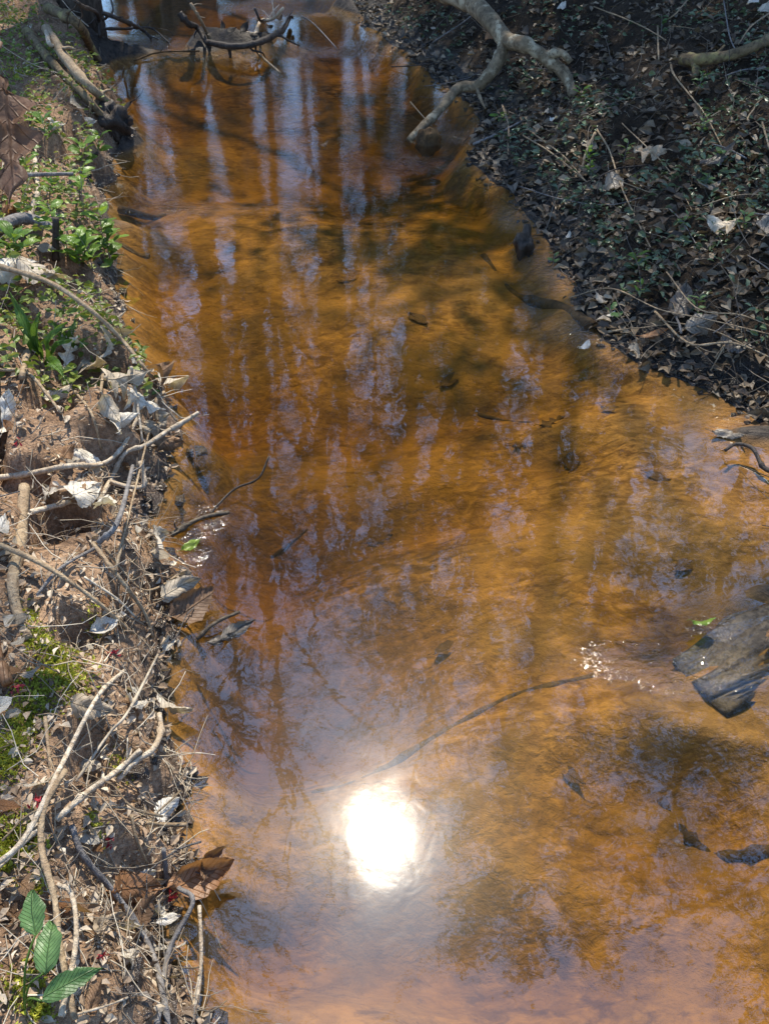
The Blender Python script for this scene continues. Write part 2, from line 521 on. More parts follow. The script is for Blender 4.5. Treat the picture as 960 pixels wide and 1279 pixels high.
# ------------------------------------------------------------------ water: a closed body with a level top
def build_water():
    ys = np.concatenate([np.linspace(-12, .3, 24), .32 * (9 / .32) ** np.linspace(0, 1, 150), np.linspace(9.3, 30, 30)])
    nc = 70
    X = np.array([np.linspace(float(LX(y)) - .12, float(RX(y)) + .12, nc) for y in ys])
    Y = np.repeat(ys[:, None], nc, 1)
    nr = len(ys)
    top = np.stack([X, Y, np.zeros_like(X)], -1).reshape(-1, 3)
    i = np.arange(nr - 1)[:, None] * nc + np.arange(nc - 1)[None]
    F = np.stack([i, i + 1, i + nc + 1, i + nc], -1).reshape(-1, 4).tolist()
    ring = list(range(nc)) + [r * nc + nc - 1 for r in range(1, nr)] + [(nr - 1) * nc + c for c in range(nc - 2, -1, -1)] + [r * nc for r in range(nr - 2, 0, -1)]
    base = len(top)
    low = top[ring].copy()
    low[:, 2] = -1.2
    for k in range(len(ring)):
        k2 = (k + 1) % len(ring)
        F.append([ring[k2], ring[k], base + k, base + k2])
    # floor of the body
    Lr = {r * nc: None for r in range(nr)}
    idx = {v: base + k for k, v in enumerate(ring)}
    for r in range(nr - 1):
        if r == 0 or r == nr - 2:
            continue
        F.append([idx[r * nc], idx[(r + 1) * nc], idx[(r + 1) * nc + nc - 1], idx[r * nc + nc - 1]])
    F.append([idx[c] for c in range(nc - 1, -1, -1)][::1] + [idx[nc], idx[nc + nc - 1]])
    F.append([idx[(nr - 1) * nc + c] for c in range(nc)] + [idx[(nr - 2) * nc + nc - 1], idx[(nr - 2) * nc]])
    m = bpy.data.meshes.new('water')
    m.from_pydata(np.vstack([top, low]).tolist(), [], F)
    import bmesh
    bm = bmesh.new()
    bm.from_mesh(m)
    bmesh.ops.recalc_face_normals(bm, faces=bm.faces)
    bm.to_mesh(m)
    bm.free()
    m.materials.append(M['water'])
    rif = np.zeros(len(top) + len(low))
    spots = [(160, 56, .30, .10, .8), (300, 64, .42, .08, 1.0), (395, 8, .4, .16, .9), (230, 68, .4, .05, .7), (810, 828, .09, .035, .9), (775, 812, .05, .025, .9), (850, 848, .07, .03, .8), (905, 780, .06, .03, .7), (925, 850, .06, .02, .7), (240, 650, .06, .05, .5), (235, 690, .04, .03, .5),
             (590, 170, .12, .1, .5), (690, 330, .10, .12, .5), (215, 262, .22, .05, .35), (480, 60, .1, .1, .4), (735, 410, .08, .08, .6), (700, 350, .06, .08, .6), (640, 270, .06, .1, .6), (830, 455, .08, .03, .5), (930, 530, .08, .04, .5), (545, 205, .15, .08, .3)]
    for px, py, rx, ry, s in spots:
        c = at(px, py)
        d = ((top[:, 0] - c[0]) / rx) ** 2 + ((top[:, 1] - c[1]) / ry) ** 2
        rif[:len(top)] = np.maximum(rif[:len(top)], s * np.exp(-d))
    rif[:len(top)] += .001 + .008 * sm(2.2, 6, top[:, 1])
    a = m.attributes.new('riffle', 'FLOAT', 'POINT')
    a.data.foreach_set('value', rif.astype(np.float32))
    return link('water', m, label='shallow clear amber creek water mirroring sky and bare trees', kind='structure')


build_water()

# ------------------------------------------------------------------ trees that stand up the creek and are mirrored in the water
M['bark'] = mat_bark('tree_bark', (.06, .045, .035), (.20, .165, .13), None, 9, .9, (1, 1, .3), .02)
M['pine'] = mat_leaf('evergreen_leaf', [(.035, .055, .012), (.06, .085, .02), (.09, .11, .03)], .45, .35, 'attr')


def wander(rg, p, d, length, n, wob, up):
    P, d = [np.array(p, float)], np.array(d, float)
    d /= np.linalg.norm(d)
    for k in range(n):
        d = d + rg.normal(0, wob, 3) + np.array([0, 0, up])
        d /= np.linalg.norm(d)
        P.append(P[-1] + d * length / n)
    return np.array(P)


def bare_tree(seed, height, r0, lean=(0, 0), first=.35):
    rg = np.random.default_rng(seed)
    tr, br = MB(), MB()
    n = 14
    P = wander(rg, (0, 0, -.3), (lean[0], lean[1], 1), height, n, .035, .03)
    R = r0 * (1 - np.linspace(0, 1, n + 1) ** 1.3 * .9)
    R[0] *= 1.5
    tr.tube(P, R, 10, rg.random())
    nl = 15
    for i in range(nl):
        f = first + (1 - first) * (i + rg.random() * .7) / nl
        u = f * n
        k = min(int(u), n - 1)
        p = P[k] + (P[k + 1] - P[k]) * (u - k)
        az = i * 2.4 + rg.random()
        el = rg.uniform(.35, .9)
        d = np.array([math.cos(az) * math.cos(el), math.sin(az) * math.cos(el), math.sin(el)])
        ln = height * rg.uniform(.16, .34) * (1.25 - f * .75)
        rl = R[k] * rg.uniform(.35, .55)
        Q = wander(rg, p, d, ln, 7, .13, .06)
        br.tube(Q, rl * np.linspace(1, .25, 8), 5, rg.random(), False)
        for j in range(7):
            w = rg.uniform(.2, 1) * 7
            q = min(int(w), 6)
            s = Q[q] + (Q[q + 1] - Q[q]) * (w - q)
            d2 = (Q[q + 1] - Q[q]) / np.linalg.norm(Q[q + 1] - Q[q]) + rg.normal(0, .6, 3)
            l2 = ln * rg.uniform(.22, .45)
            S = wander(rg, s, d2, l2, 4, .18, .08)
            br.tube(S, max(rl * .35, .006) * np.linspace(1, .35, 5), 3, rg.random(), False)
            for m in range(4):
                k3 = rg.integers(1, 5)
                d3 = (S[k3] - S[k3 - 1]) / np.linalg.norm(S[k3] - S[k3 - 1]) + rg.normal(0, .6, 3)
                U = wander(rg, S[k3], d3, l2 * rg.uniform(.3, .7), 3, .2, .05)
                br.tube(U, max(rl * .14, .0035) * np.linspace(1, .5, 4), 3, rg.random(), False)
    return tr.mesh('trunk', M['bark']), br.mesh('crown', M['bark'])


def leaf_quads(P, D, N, ln, wd, rnd, bend=.15):
    """Many small two-quad leaves as arrays: base P, direction D, normal N."""
    D = D / np.linalg.norm(D, axis=1, keepdims=True)
    S = np.cross(D, N)
    S /= np.linalg.norm(S, axis=1, keepdims=True) + 1e-9
    N = np.cross(S, D)
    n = len(P)
    t = [(0, 0), (.22, -.36), (.22, .36), (.6, -.46), (.6, .46), (1, 0), (.25, 0), (.62, 0)]
    V = np.stack([P + D * (ln * u)[:, None] + S * (wd * v)[:, None] + N * (ln * bend * (4 * u * (1 - u) * (.3 + abs(v) * 1.4)))[:, None] for u, v in t], 1)
    F = (np.arange(n)[:, None, None] * 8 + np.array([[0, 1, 6], [0, 6, 2], [1, 3, 7], [1, 7, 6], [2, 6, 7], [2, 7, 4], [3, 5, 7], [7, 5, 4]])[None]).reshape(-1, 3)
    return V.reshape(-1, 3), F, np.repeat(rnd, 8)


def arr_mesh(name, V, F, r, mat):
    m = bpy.data.meshes.new(name)
    m.from_pydata(V.tolist(), [], F.tolist())
    a = m.attributes.new('rnd', 'FLOAT', 'POINT')
    a.data.foreach_set('value', np.asarray(r, np.float32))
    m.materials.append(mat)
    return m


def evergreen(seed, height, r0, crown, lo, nleaf, leaf=.09):
    rg = np.random.default_rng(seed)
    tr, br = MB(), MB()
    P = wander(rg, (0, 0, -.3), (0, 0, 1), height, 12, .03, .03)
    R = r0 * (1 - np.linspace(0, 1, 13) * .88)
    tr.tube(P, R, 9, .5)
    tips = []
    for i in range(30):
        f = lo + (1 - lo) * (i + rg.random()) / 31
        u = f * 12
        k = min(int(u), 11)
        p = P[k] + (P[k + 1] - P[k]) * (u - k)
        az = i * 2.4 + rg.random()
        ln = crown * (math.sin(math.pi * min(1, (1 - f) / (1 - lo) * .62 + .30)) ** .8) * rg.uniform(.7, 1.1)
        Q = wander(rg, p, (math.cos(az), math.sin(az), rg.uniform(-.1, .5)), ln, 5, .14, .02)
        tr.tube(Q, np.linspace(max(r0 * .25, .02), .008, 6), 4, .5, False)
        for j in range(7):
            q = rg.integers(2, 6)
            S = wander(rg, Q[q], (Q[q] - Q[q - 1]) + rg.normal(0, .35 * ln / 5, 3), ln * .3, 3, .25, .02)
            tips.extend([S[1], S[2], S[3]])
    tips = np.array(tips)
    c = tips[rg.integers(0, len(tips), nleaf)] + rg.normal(0, .13, (nleaf, 3)) * crown * .55
    D = rg.normal(0, 1, (nleaf, 3)) + [0, 0, -.2]
    N = rg.normal(0, .5, (nleaf, 3)) + [0, 0, 1]
    V, F, r = leaf_quads(c, D, N, rg.uniform(.7, 1.2, nleaf) * leaf, rg.uniform(.35, .5, nleaf) * leaf, rg.random(nleaf))
    return tr.mesh('trunk', M['bark']), arr_mesh('crown', V, F, r, M['pine'])


BARE = [bare_tree(11, 19, .20, (.03, .02)), bare_tree(12, 22, .26, (-.04, 0), .45), bare_tree(13, 15, .12, (.06, -.02), .3),
        bare_tree(14, 17, .16, (-.02, -.05), .25), bare_tree(15, 11, .07, (.03, .0), .25)]
EVER = [evergreen(21, 10.5, .15, 2.3, .38, 4300, .12), evergreen(22, 7, .10, 1.7, .2, 6500, .1), evergreen(23, 13, .2, 2.6, .5, 7000, .11), evergreen(24, 10.4, .10, 1.3, .74, 9500)]


def tree(kind, parts, x, y, rz, s, label, group):
    o = link(kind, None, loc=(x, y, float(H(x, y)) - .02), label=label, cat='tree', group=group)
    o.rotation_euler = (0, 0, rz)
    o.scale = (s, s, s)
    for m in parts:
        link(m.name.split('.')[0], m, o)
    return o


# (x, y, turn, scale, form): those nearest the creek first
_bt = [(-2.9, 6.6, .3, .95, 0), (-1.9, 10.5, 2.0, .9, 3), (1.9, 12.8, 4.0, .9, 2), (-4.6, 9.4, 1.0, 1.0, 1), (3.6, 7.4, 5.2, .9, 4), (.7, 17, 3.0, 1.05, 0), (-.9, 21, .9, 1.0, 1),
       (-6.5, 14, 2.6, 1.0, 3), (4.9, 15, .2, 1.0, 1), (7.2, 11, 1.4, 1.0, 0), (2.6, 22, 5.0, 1.1, 3), (-3.6, 24, 4.1, 1.1, 0), (-1.2, 15.5, 5.5, .8, 4), (-3.3, 13.2, 1.7, .85, 4), (-2.2, 18, 4.4, 1.0, 2),
       (-3.0, 16.0, .5, 1.0, 1), (-4.2, 17.5, 1.5, 1.0, 2), (-5.4, 19, 2.5, 1.0, 0), (-1.6, 24, 3.3, 1.1, 1), (.1, 26, .4, 1.1, 3), (1.4, 20, 2.2, 1.0, 2), (2.4, 16.5, 1.2, 1.0, 3), (3.6, 19, 3.6, 1.0, 1), (6.2, 19, 4.6, 1.0, 3),
       (-7.6, 18.5, 5.3, 1.0, 0), (-6.2, 24, .8, 1.1, 2), (-3.9, 7.8, 2.9, .8, 2), (-2.4, 8.6, 4.9, .7, 4), (5.6, 23, 1.9, 1.1, 0), (-8.8, 25, 3.1, 1.1, 1),
       (-1.9, 6.3, 1.1, .85, 3), (.75, 9.0, 3.7, .8, 3), (2.9, 5.4, 5.9, .85, 2), (-1.35, 9.8, 1.1, .9, 4), (-.75, 12.6, 3.9, 1.0, 4), (.55, 13.4, 2.4, 1.0, 4), (-2.5, 12.2, .2, 1.0, 4), (1.1, 15.8, 5.1, 1.1, 4), (-.45, 17.2, 4.2, 1.1, 4), (-1.7, 14.0, 2.2, 1.1, 4), (-3.0, 11.0, 5.8, 1.0, 4), (.3, 22.5, 1.3, 1.0, 2), (-1.0, 27.5, 2.0, 1.0, 0), (-3.1, 20.5, .6, 1.0, 4), (-4.0, 14.2, 3.5, 1.0, 4), (1.9, 18.2, .9, 1.0, 4)]
for i, (x, y, rz, s, k) in enumerate(_bt):
    tree('bare_tree', BARE[k], x, y, rz, s, 'leafless tree standing up the creek, mirrored in the water', 'bare trees mirrored in the creek')
_rg = np.random.default_rng(5)
for i in range(46):
    y = 24 + 46 * _rg.random()
    x = _rg.uniform(-.62, .55) * y
    tree('bare_tree', BARE[int(_rg.integers(0, 4))], x, y, _rg.uniform(0, 6.28), _rg.uniform(.8, 1.15), 'leafless tree in the far wood, mirrored in the water', 'far bare trees mirrored in the creek')
_et = [(3.0, 9.6, 0, 1.0, 0), (5.0, 8.2, 1, 1.0, 0), (6.8, 9.5, 3, 1.1, 2), (0.9, 7.7, 2.7, .95, 1), (1.3, 6.35, 1.3, 1.0, 3), (1.7, 14.0, 5, .95, 1), (3.0, 15.2, 6, 1.0, 1), (5.0, 13.4, 2.2, 1.1, 1), (.6, 19.5, 1.1, 1.1, 1)]
for x, y, rz, s, k in _et:
    tree('evergreen_tree', EVER[k], x, y, rz, s, 'broadleaf evergreen shading the muddy bank from up the creek', 'evergreens above the right bank')
_ut = [(-2.0, 27, .9, 1), (-7, 22, 1, 0), (1.2, 30, 1.1, 0), (5.5, 26, 1, 1), (-5, 33, 1.2, 2), (-11, 30, 1.2, 2), (9, 30, 1.2, 0), (3.6, 36, 1.2, 2), (-.8, 40, 1.3, 2), (-9, 40, 1.3, 0), (12, 38, 1.3, 2), (-15, 40, 1.4, 2), (17, 36, 1.3, 2), (7, 44, 1.4, 2), (-4.6, 19, .7, 1), (1.9, 25.5, .8, 1)]
for x, y, s, k in _ut:
    tree('evergreen_tree', EVER[k], x, y, x * 3.1, s, 'dark evergreen in the far wood, mirrored in the water', 'far evergreens mirrored in the creek')

# ------------------------------------------------------------------ materials for what lies and grows on the banks
M['dry'] = mat_leaf('dry_leaf_grey', [(.40, .32, .22), (.56, .47, .35), (.68, .60, .47), (.40, .29, .18)], .55, .22)
M['drywhite'] = mat_leaf('dry_leaf_bleached', [(.72, .64, .51), (.80, .74, .63)], .45, .2)
M['brown'] = mat_leaf('dry_leaf_brown', [(.26, .15, .08), (.36, .22, .12), (.20, .12, .07)], .55, .35)
M['rust'] = mat_leaf('dry_leaf_russet', [(.40, .20, .09), (.46, .26, .13)], .45, .4)
M['shade_leaf'] = mat_leaf('damp_shade_leaf', [(.06, .046, .034), (.14, .11, .08), (.25, .21, .16), (.10, .066, .04)], .45, .15, spec=.5)  # dead-leaf colours darkened for the shaded bank; wet leaves share them
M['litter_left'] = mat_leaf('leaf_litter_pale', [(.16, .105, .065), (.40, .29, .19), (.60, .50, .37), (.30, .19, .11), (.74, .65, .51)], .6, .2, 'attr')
M['litter_right'] = mat_leaf('leaf_litter_shaded', [(.028, .019, .011), (.095, .062, .034), (.20, .145, .085), (.06, .034, .017), (.36, .285, .19)], .55, .15, 'attr', spec=.5)  # shade put into the litter colour, darker than the sunlit side
M['green'] = mat_leaf('fresh_green_leaf', [(.15, .28, .035), (.25, .40, .06), (.11, .21, .035)], .36, .45, vein=(.25, .36, .08))
M['lily'] = mat_leaf('strap_green_leaf', [(.10, .20, .03), (.16, .28, .05)], .30, .45)
M['bluegreen'] = mat_leaf('blue_green_leaf', [(.09, .18, .055), (.13, .235, .075)], .42, .3, blotch=.45, vein=(.14, .25, .10), spec=.35)
M['cover'] = mat_leaf('ground_cover_leaf', [(.055, .085, .04), (.10, .145, .07), (.15, .20, .11)], .30, .2, 'attr', spec=.5)
M['herb'] = mat_leaf('bank_herb_leaf', [(.12, .18, .03), (.20, .26, .045), (.29, .33, .075)], .45, .35, 'attr')
M['moss'] = mat_leaf('moss_green', [(.26, .30, .03), (.42, .44, .05), (.56, .55, .10)], .8, .3, 'attr')
M['straw'] = mat_leaf('straw_stem', [(.14, .09, .055), (.40, .32, .215), (.62, .54, .41), (.24, .165, .10)], .6, .05, 'attr')
M['rootlet'] = mat_leaf('dark_stem', [(.025, .018, .012), (.085, .065, .045), (.19, .155, .115)], .5, .05, 'attr')  # darker counterpart of the straw colours
M['tan'] = mat_bark('tan_stick', (.20, .135, .078), (.42, .32, .20), None, 60, .75)
M['pale'] = mat_bark('bleached_stick', (.30, .22, .14), (.64, .55, .42), None, 70, .7)
M['grey'] = mat_bark('grey_stick', (.10, .09, .085), (.27, .25, .23), None, 60, .7)
M['dark'] = mat_bark('dark_stick', (.022, .016, .012), (.085, .065, .05), None, 50, .5)
M['limb'] = mat_bark('lichened_limb', (.085, .062, .036), (.28, .21, .125), (.50, .43, .29), 22, .75, (1, 1, 1))
M['logm'] = mat_bark('mossy_log', (.06, .042, .024), (.24, .17, .09), (.34, .29, .11), 26, .85, (1, 1, 1))
M['sunk'] = mat_bark('sunken_wood', (.04, .023, .01), (.13, .073, .028), None, 30, .8)
M['wetbark'] = mat_bark('wet_ridged_bark', (.03, .021, .013), (.15, .112, .072), None, 60, .42, (1, 1, 1), .006)
M['deadoak'] = mat_leaf('hanging_oak_leaf', [(.15, .075, .04), (.17, .09, .05)], .6, .3)
M['sodden'] = mat_leaf('sodden_leaf', [(.03, .02, .013), (.06, .042, .026)], .55, .05, spec=.25)
M['sunkleaf'] = mat_leaf('silted_leaf', [(.12, .063, .026), (.16, .088, .034), (.20, .11, .042)], .8, .05, spec=.1)
M['red'] = mat_leaf('red_bud', [(.50, .04, .06), (.62, .08, .10)], .5, .3)
M['yellow_leaf'] = mat_leaf('fallen_green_yellow_leaf', [(.22, .33, .04), (.26, .36, .05)], .3, .3)


# ------------------------------------------------------------------ builders
def width_at(kind, u):
    if kind == 'oval':
        return np.sin(math.pi * u ** .85) ** .75
    if kind == 'lance':
        return np.sin(math.pi * np.clip(u, 0, 1) ** .75) ** 1.0
    if kind == 'oak':
        b = np.sin(math.pi * u ** .72) ** .7
        return b * (.62 + .38 * np.cos(2 * math.pi * (u * 3.6 + .1)))
    if kind == 'jag':
        b = np.sin(math.pi * u ** .8) ** .6
        return b * (.80 + .20 * np.abs(np.sin(u * 9.5 + .6)))
    return np.sin(math.pi * u)


def leaf_geo(kind, ln, wd, curl, fold, cross, seed, nu=8, nv=4, stalk=.22, crumple=.10):
    rg = np.random.default_rng(seed)
    u = np.linspace(0, 1, nu + 1)
    v = np.linspace(-1, 1, nv + 1)
    W = np.maximum(width_at(kind, np.clip(u, 1e-4, 1 - 1e-4)), .04) * wd / 2
    W = W * (1 + rg.normal(0, .07, nu + 1))
    U, Vv = np.meshgrid(u, v, indexing='ij')
    X = U * ln
    Y = Vv * W[:, None]
    k = curl * 2
    Z = ln * k * ((U - .45) ** 2) * .5 + np.abs(Y) * fold + cross * Y ** 2 / max(wd, 1e-4) * 2.0
    ph = rg.uniform(0, 6, 3)
    if nu >= 12:
        W2 = 1 + 1.6 * crumple * fbm(u * 7 + seed, u * 0 + .5, 3, seed % 31)
        Y = Y * np.where(Vv > 0, W2[:, None], W2[::-1][:, None])
        Z = Z + ln * crumple * fbm(U * 3.1 + seed * 1.7, Vv * 1.3 + seed, 3, seed % 97)
        Y = Y * (1 - .25 * np.abs(fbm(U * 2.3 + seed, Vv * .2, 2, 5)))
    Z = Z + ln * .03 * np.sin(5 * U + ph[0] + 2.5 * Vv) + ln * .022 * np.sin(11 * U + ph[1] - 3 * Vv) * np.abs(Vv) + rg.normal(0, ln * .008, U.shape)
    Y = Y + ln * rg.normal(0, .05) * np.sin(math.pi * U)
    P = np.stack([X, Y, Z], -1).reshape(-1, 3)
    F = []
    c = nv + 1
    for i in range(nu):
        for j in range(nv):
            F.append((i * c + j, i * c + j + 1, (i + 1) * c + j + 1, (i + 1) * c + j))
    if stalk:
        mid = P[nv // 2]
        t = tube([mid + [ln * .12, 0, -.0015], mid + [0, 0, -.001], mid + [-ln * stalk * .5, ln * .02, .004], mid + [-ln * stalk, ln * .05, .001]], ln * np.array([.006, .011, .011, .014]), 3)
        F += [tuple(np.array(q) + len(P)) for q in t[1]]
        P = np.vstack([P, t[0]])
    P[:, 0] -= ln * .4
    return P, F


def frame(D, N):
    D = np.asarray(D, float)
    D = D / np.linalg.norm(D)
    S = np.cross(N, D)
    S /= np.linalg.norm(S) + 1e-9
    N = np.cross(D, S)
    return np.stack([D, S, N], 1)


def place(o, B, p, s=1.0):
    m = np.eye(4)
    m[:3, :3] = B * s
    m[:3, 3] = p
    o.matrix_world = Matrix(m.tolist())


def img_dir(px, py, ang, ln, lift=0.0):
    a = math.radians(ang)
    p0 = gp(px, py, lift)
    p1 = gp(px + math.cos(a) * ln * .5, py - math.sin(a) * ln * .5, lift)
    d = p1 - p0
    base = ln * .5 * pxsize(p0)
    L = np.linalg.norm(d)
    return p0, d / (L + 1e-9), 2 * float(np.clip(L, base * .8, base * 1.3) * .9)


_seed = [100]


def leaf(px, py, ln, ang, kind, mat, label, name='fallen_leaf', lift=.012, wr=.5, curl=.5, fold=.15, cross=-.5, tilt=.25, group=None, cat='leaf', roll=0.0, nu=22, nv=8, stalk=.22):
    _seed[0] += 1
    p, d, L = img_dir(px, py, ang, ln)
    L = min(L, .24 if p[0] < 0 else .15)
    rg = np.random.default_rng(_seed[0])
    n = HN(p[0], p[1], .05) + rg.normal(0, tilt, 3) * [1, 1, .2]
    P, F = leaf_geo(kind, L, L * wr, curl, fold, cross, _seed[0], nu, nv, stalk)
    P[:, 2] -= np.percentile(P[:, 2], 12)
    mb = MB().add(P, F, rg.random())
    o = link(name, mb.mesh(name, M[mat]), label=label, cat=cat, group=group)
    B = frame(d, n)
    if roll:
        B = B @ np.array(Matrix.Rotation(roll, 3, 'X'))
    place(o, B, p + [0, 0, lift])
    return o


def twig(pts, r0, r1, mat, label, name='twig', sides=7, knots=.10, cat='twig', group=None, spurs=0, wig=.0, n=None, parent=None, water=False):
    """pts: (pixel x, pixel y, lift in metres); radii in photo pixels at the first point and the last."""
    _seed[0] += 1
    rg = np.random.default_rng(_seed[0])
    if water:
        W = np.array([at(a, b, c) for a, b, c in pts])
        for q in range(len(W)):
            if pts[q][2] < 0:
                W[q, 2] = min(-.006, float(H(W[q, 0], W[q, 1]))) - .7 * r0 * pxsize(W[q])
    else:
        W = []
        for a, b, c in pts:
            g = gp(a, b, 0)
            if c > .05:                      # lifted: slide back along the sight line
                g = gp(a, b, c)
            else:
                g = g + [0, 0, c]
            W.append(g)
        W = np.array(W)
    n = n or max(8, 5 * len(W))
    if W[0, 0] < 0 and W[0, 1] < 2.6 and not water:
        r0, r1 = r0 * .82, r1 * .74
    P = spline(W, n)
    L = np.linalg.norm(np.diff(P, axis=0), axis=1).sum()
    if wig:
        P = P + np.cumsum(rg.normal(0, wig * L / n, P.shape), 0) * np.sin(np.linspace(0, math.pi, n))[:, None]
    R = np.linspace(r0 * pxsize(W[0]), r1 * pxsize(W[-1]), n)
    R = R * (1 + knots * .5 * rg.normal(0, 1, n)) * (1 + .10 * fbm(np.linspace(0, 4, n) + _seed[0], np.zeros(n), 2, 3))
    for q in rg.integers(1, n - 1, max(1, n // 9)):
        R[q] *= rg.uniform(1.15, 1.4)
    if not water and spurs == 0 and r0 < 7:
        spurs = int(rg.integers(0, 3))
    mb = MB().tube(P, R, sides, rg.random())
    for k in range(spurs):
        i = rg.integers(1, n - 1)
        d = (P[min(i + 1, n - 1)] - P[i - 1])
        d = d / np.linalg.norm(d) + rg.normal(0, .7, 3) + [0, 0, .3]
        Q = wander(rg, P[i], d, L * rg.uniform(.06, .20), 4, .25, 0)
        mb.tube(Q, np.maximum(R[i] * .5, .0008) * np.linspace(1, .4, 5), 4, .5)
    org = P[0]
    o = link(name, mb.mesh(name, M[mat], org), parent, org, label, cat if parent is None else None, group)
    return o


def plant(px, py, hgt, nleaf, leafpx, mat, label, spread=.6, name='seedling', kind='oval', wr=.5, group=None, lean=(0, 0), stemmat='grey', sz=None):
    """A small leafy plant: stem plus leaves, every leaf a part."""
    _seed[0] += 1
    rg = np.random.default_rng(_seed[0])
    g = gp(px, py)
    root = link(name, None, loc=g, label=label, cat='plant', group=group)
    L = leafpx * pxsize(g) if sz is None else sz
    P = wander(rg, (0, 0, -.01), (lean[0] + rg.normal(0, .2), lean[1] + rg.normal(0, .2), 1), hgt, 6, .12, .03)
    link('stem', MB().tube(P, np.linspace(max(.0016, L * .035), .0008, 7), 5, .5).mesh('stem', M[stemmat]), root)
    geo = [MB().add(*leaf_geo(kind, L, L * wr, rg.uniform(-.7, -.1), .25, -.2, _seed[0] * 7 + q, 7, 4, .12), .5).mesh('leaf', M[mat]) for q in range(2)]
    for k in range(nleaf):
        f = .25 + .75 * (k + .5) / nleaf
        u = f * 6
        i = min(int(u), 5)
        p = P[i] + (P[i + 1] - P[i]) * (u - i)
        az = k * 2.4 + rg.uniform(-.5, .5)
        d = np.array([math.cos(az), math.sin(az), rg.uniform(.05, .8)])
        o = link('leaf', geo[k % 2], root)
        o.rotation_mode = 'QUATERNION'
        B = frame(d, np.array([0, 0, 1.0]) + rg.normal(0, .25, 3))
        m = np.eye(4)
        s = rg.uniform(.7, 1.15)
        m[:3, :3] = B * s
        m[:3, 3] = p + d / np.linalg.norm(d) * L * s * .5
        o.matrix_basis = Matrix(m.tolist())
    return root


# ------------------------------------------------------------------ left bank: sticks, stalks and vines
twig([(58, 36, .10), (80, 70, .10), (108, 104, .07), (138, 137, .03)], 6.5, 5, 'tan', 'thick tan root sloping down the far sunlit bank to the water', 'exposed_root', 9, .06, 'root', spurs=2)
twig([(36, 52, .05), (70, 92, .04), (105, 128, .04), (136, 160, .02)], 6, 4, 'logm', 'dark mossy root running beside the thick tan root', 'exposed_root', 8, .1, 'root', spurs=3)
twig([(60, 10, .10), (95, 28, .12), (112, 55, .06), (125, 80, .02)], 7, 4, 'logm', 'bent mossy root hanging over the bank near the debris dam', 'exposed_root', 8, .1, 'root', spurs=2)
twig([(58, 36, .10), (62, 55, .10), (75, 72, .05)], 3, 2, 'pale', 'short pale root fork beside the thick tan root', 'exposed_root', 6, .1, 'root')
twig([(42, 178, .02), (47, 215, .04), (52, 262, .02)], 3.5, 3, 'pale', 'pale upright stick behind the horizontal twig on the grassy bank')
twig([(50, 252, .03), (38, 276, .01)], 4, 4, 'pale', 'short bleached stick end by the leafy seedlings')
twig([(-12, 300, .03), (35, 287, .04), (76, 297, .02)], 9, 6, 'grey', 'stout grey branch lying across the bank at the frame edge', 'branch', 9, .1, 'branch')
twig([(70, 272, .12), (70, 325, .0)], 4, 4.5, 'dark', 'dark upright stub among the green seedlings')
twig([(-6, 342, .03), (60, 352, .10), (112, 386, .13), (152, 424, .12), (186, 466, .06), (199, 484, .01)], 4.2, 2.2, 'tan', 'long arching twig bending from the lily leaves down to the water', n=30)
twig([(246, 517, .09), (216, 534, .08), (182, 556, .06), (160, 582, .04), (142, 604, .02), (124, 632, .01)], 3, 4.5, 'pale', 'bleached driftwood stem jutting out over the water', 'driftwood_stick', 8, .10, 'driftwood', n=26)
twig([(248, 515, .10), (228, 528, .09), (214, 536, .08)], 2.5, 5.5, 'pale', 'pale split tip of driftwood hanging past the bank edge', 'driftwood_stick', 8, .08, 'driftwood')
twig([(-6, 606, .02), (42, 604, .03), (92, 599, .04), (126, 580, .06), (152, 560, .06), (178, 538, .05)], 5, 3, 'pale', 'long pale vine stem crossing the bank into the driftwood tangle', 'vine_stem', 7, .08, 'vine', n=28)
twig([(-6, 662, .02), (50, 651, .03), (92, 639, .03)], 5.5, 4.5, 'pale', 'pale stem ending at the bleached leaf on the bank', 'vine_stem', 7, .08, 'vine')
twig([(128, 696, .04), (148, 650, .08), (166, 582, .10)], 5, 3.2, 'grey', 'straight grey stick leaning up in front of the dark hollow', 'stick', 7, .05, 'stick')
twig([(176, 576, .07), (180, 606, .06), (166, 628, .05), (142, 622, .05)], 4, 4, 'pale', 'hooked bleached stem curving round the dark hollow', 'vine_stem', 7, .08, 'vine', n=20)
twig([(164, 458, .08), (172, 500, .05), (180, 560, .02)], 2.5, 2.0, 'pale', 'thin pale stalk standing in the grey leaf pile')
twig([(122, 440, .07), (134, 470, .05), (128, 500, .02)], 3.5, 2.5, 'tan', 'bent tan stem behind the grey leaf pile')
twig([(205, 490, .06), (199, 520, .05), (200, 550, .03)], 3, 2.5, 'tan', 'curved stem at the tip of the grey leaf pile')
twig([(150, 735, .05), (190, 560, .05)], 2, 1.5, 'tan', 'thin stalk rising from the soil past the driftwood')
twig([(32, 612, .01), (28, 680, .015), (19, 730, .015), (24, 770, .015), (37, 802, .01)], 8.5, 9, 'tan', 'thick tan stick lying upright in the picture along the clay', 'stick', 9, .06, 'stick', n=22)
twig([(-6, 690, .03), (60, 724, .04), (122, 766, .04), (168, 800, .02)], 4.5, 3, 'tan', 'long straight twig slanting down across the bare red clay', n=22)
twig([(128, 690, .02), (80, 718, .02), (48, 748, .01)], 2.5, 3, 'grey', 'greyish twig crossing the long straight twig on the clay')
twig([(120, 692, .03), (150, 735, .04), (182, 775, .03), (192, 800, .01)], 4, 2.5, 'tan', 'forked tan root bending over the bank edge', 'exposed_root', 7, .1, 'root', spurs=3)
twig([(108, 730, .02), (148, 760, .03), (172, 780, .02)], 2.2, 1.8, 'straw', 'thin dry stem beside the forked tan root')
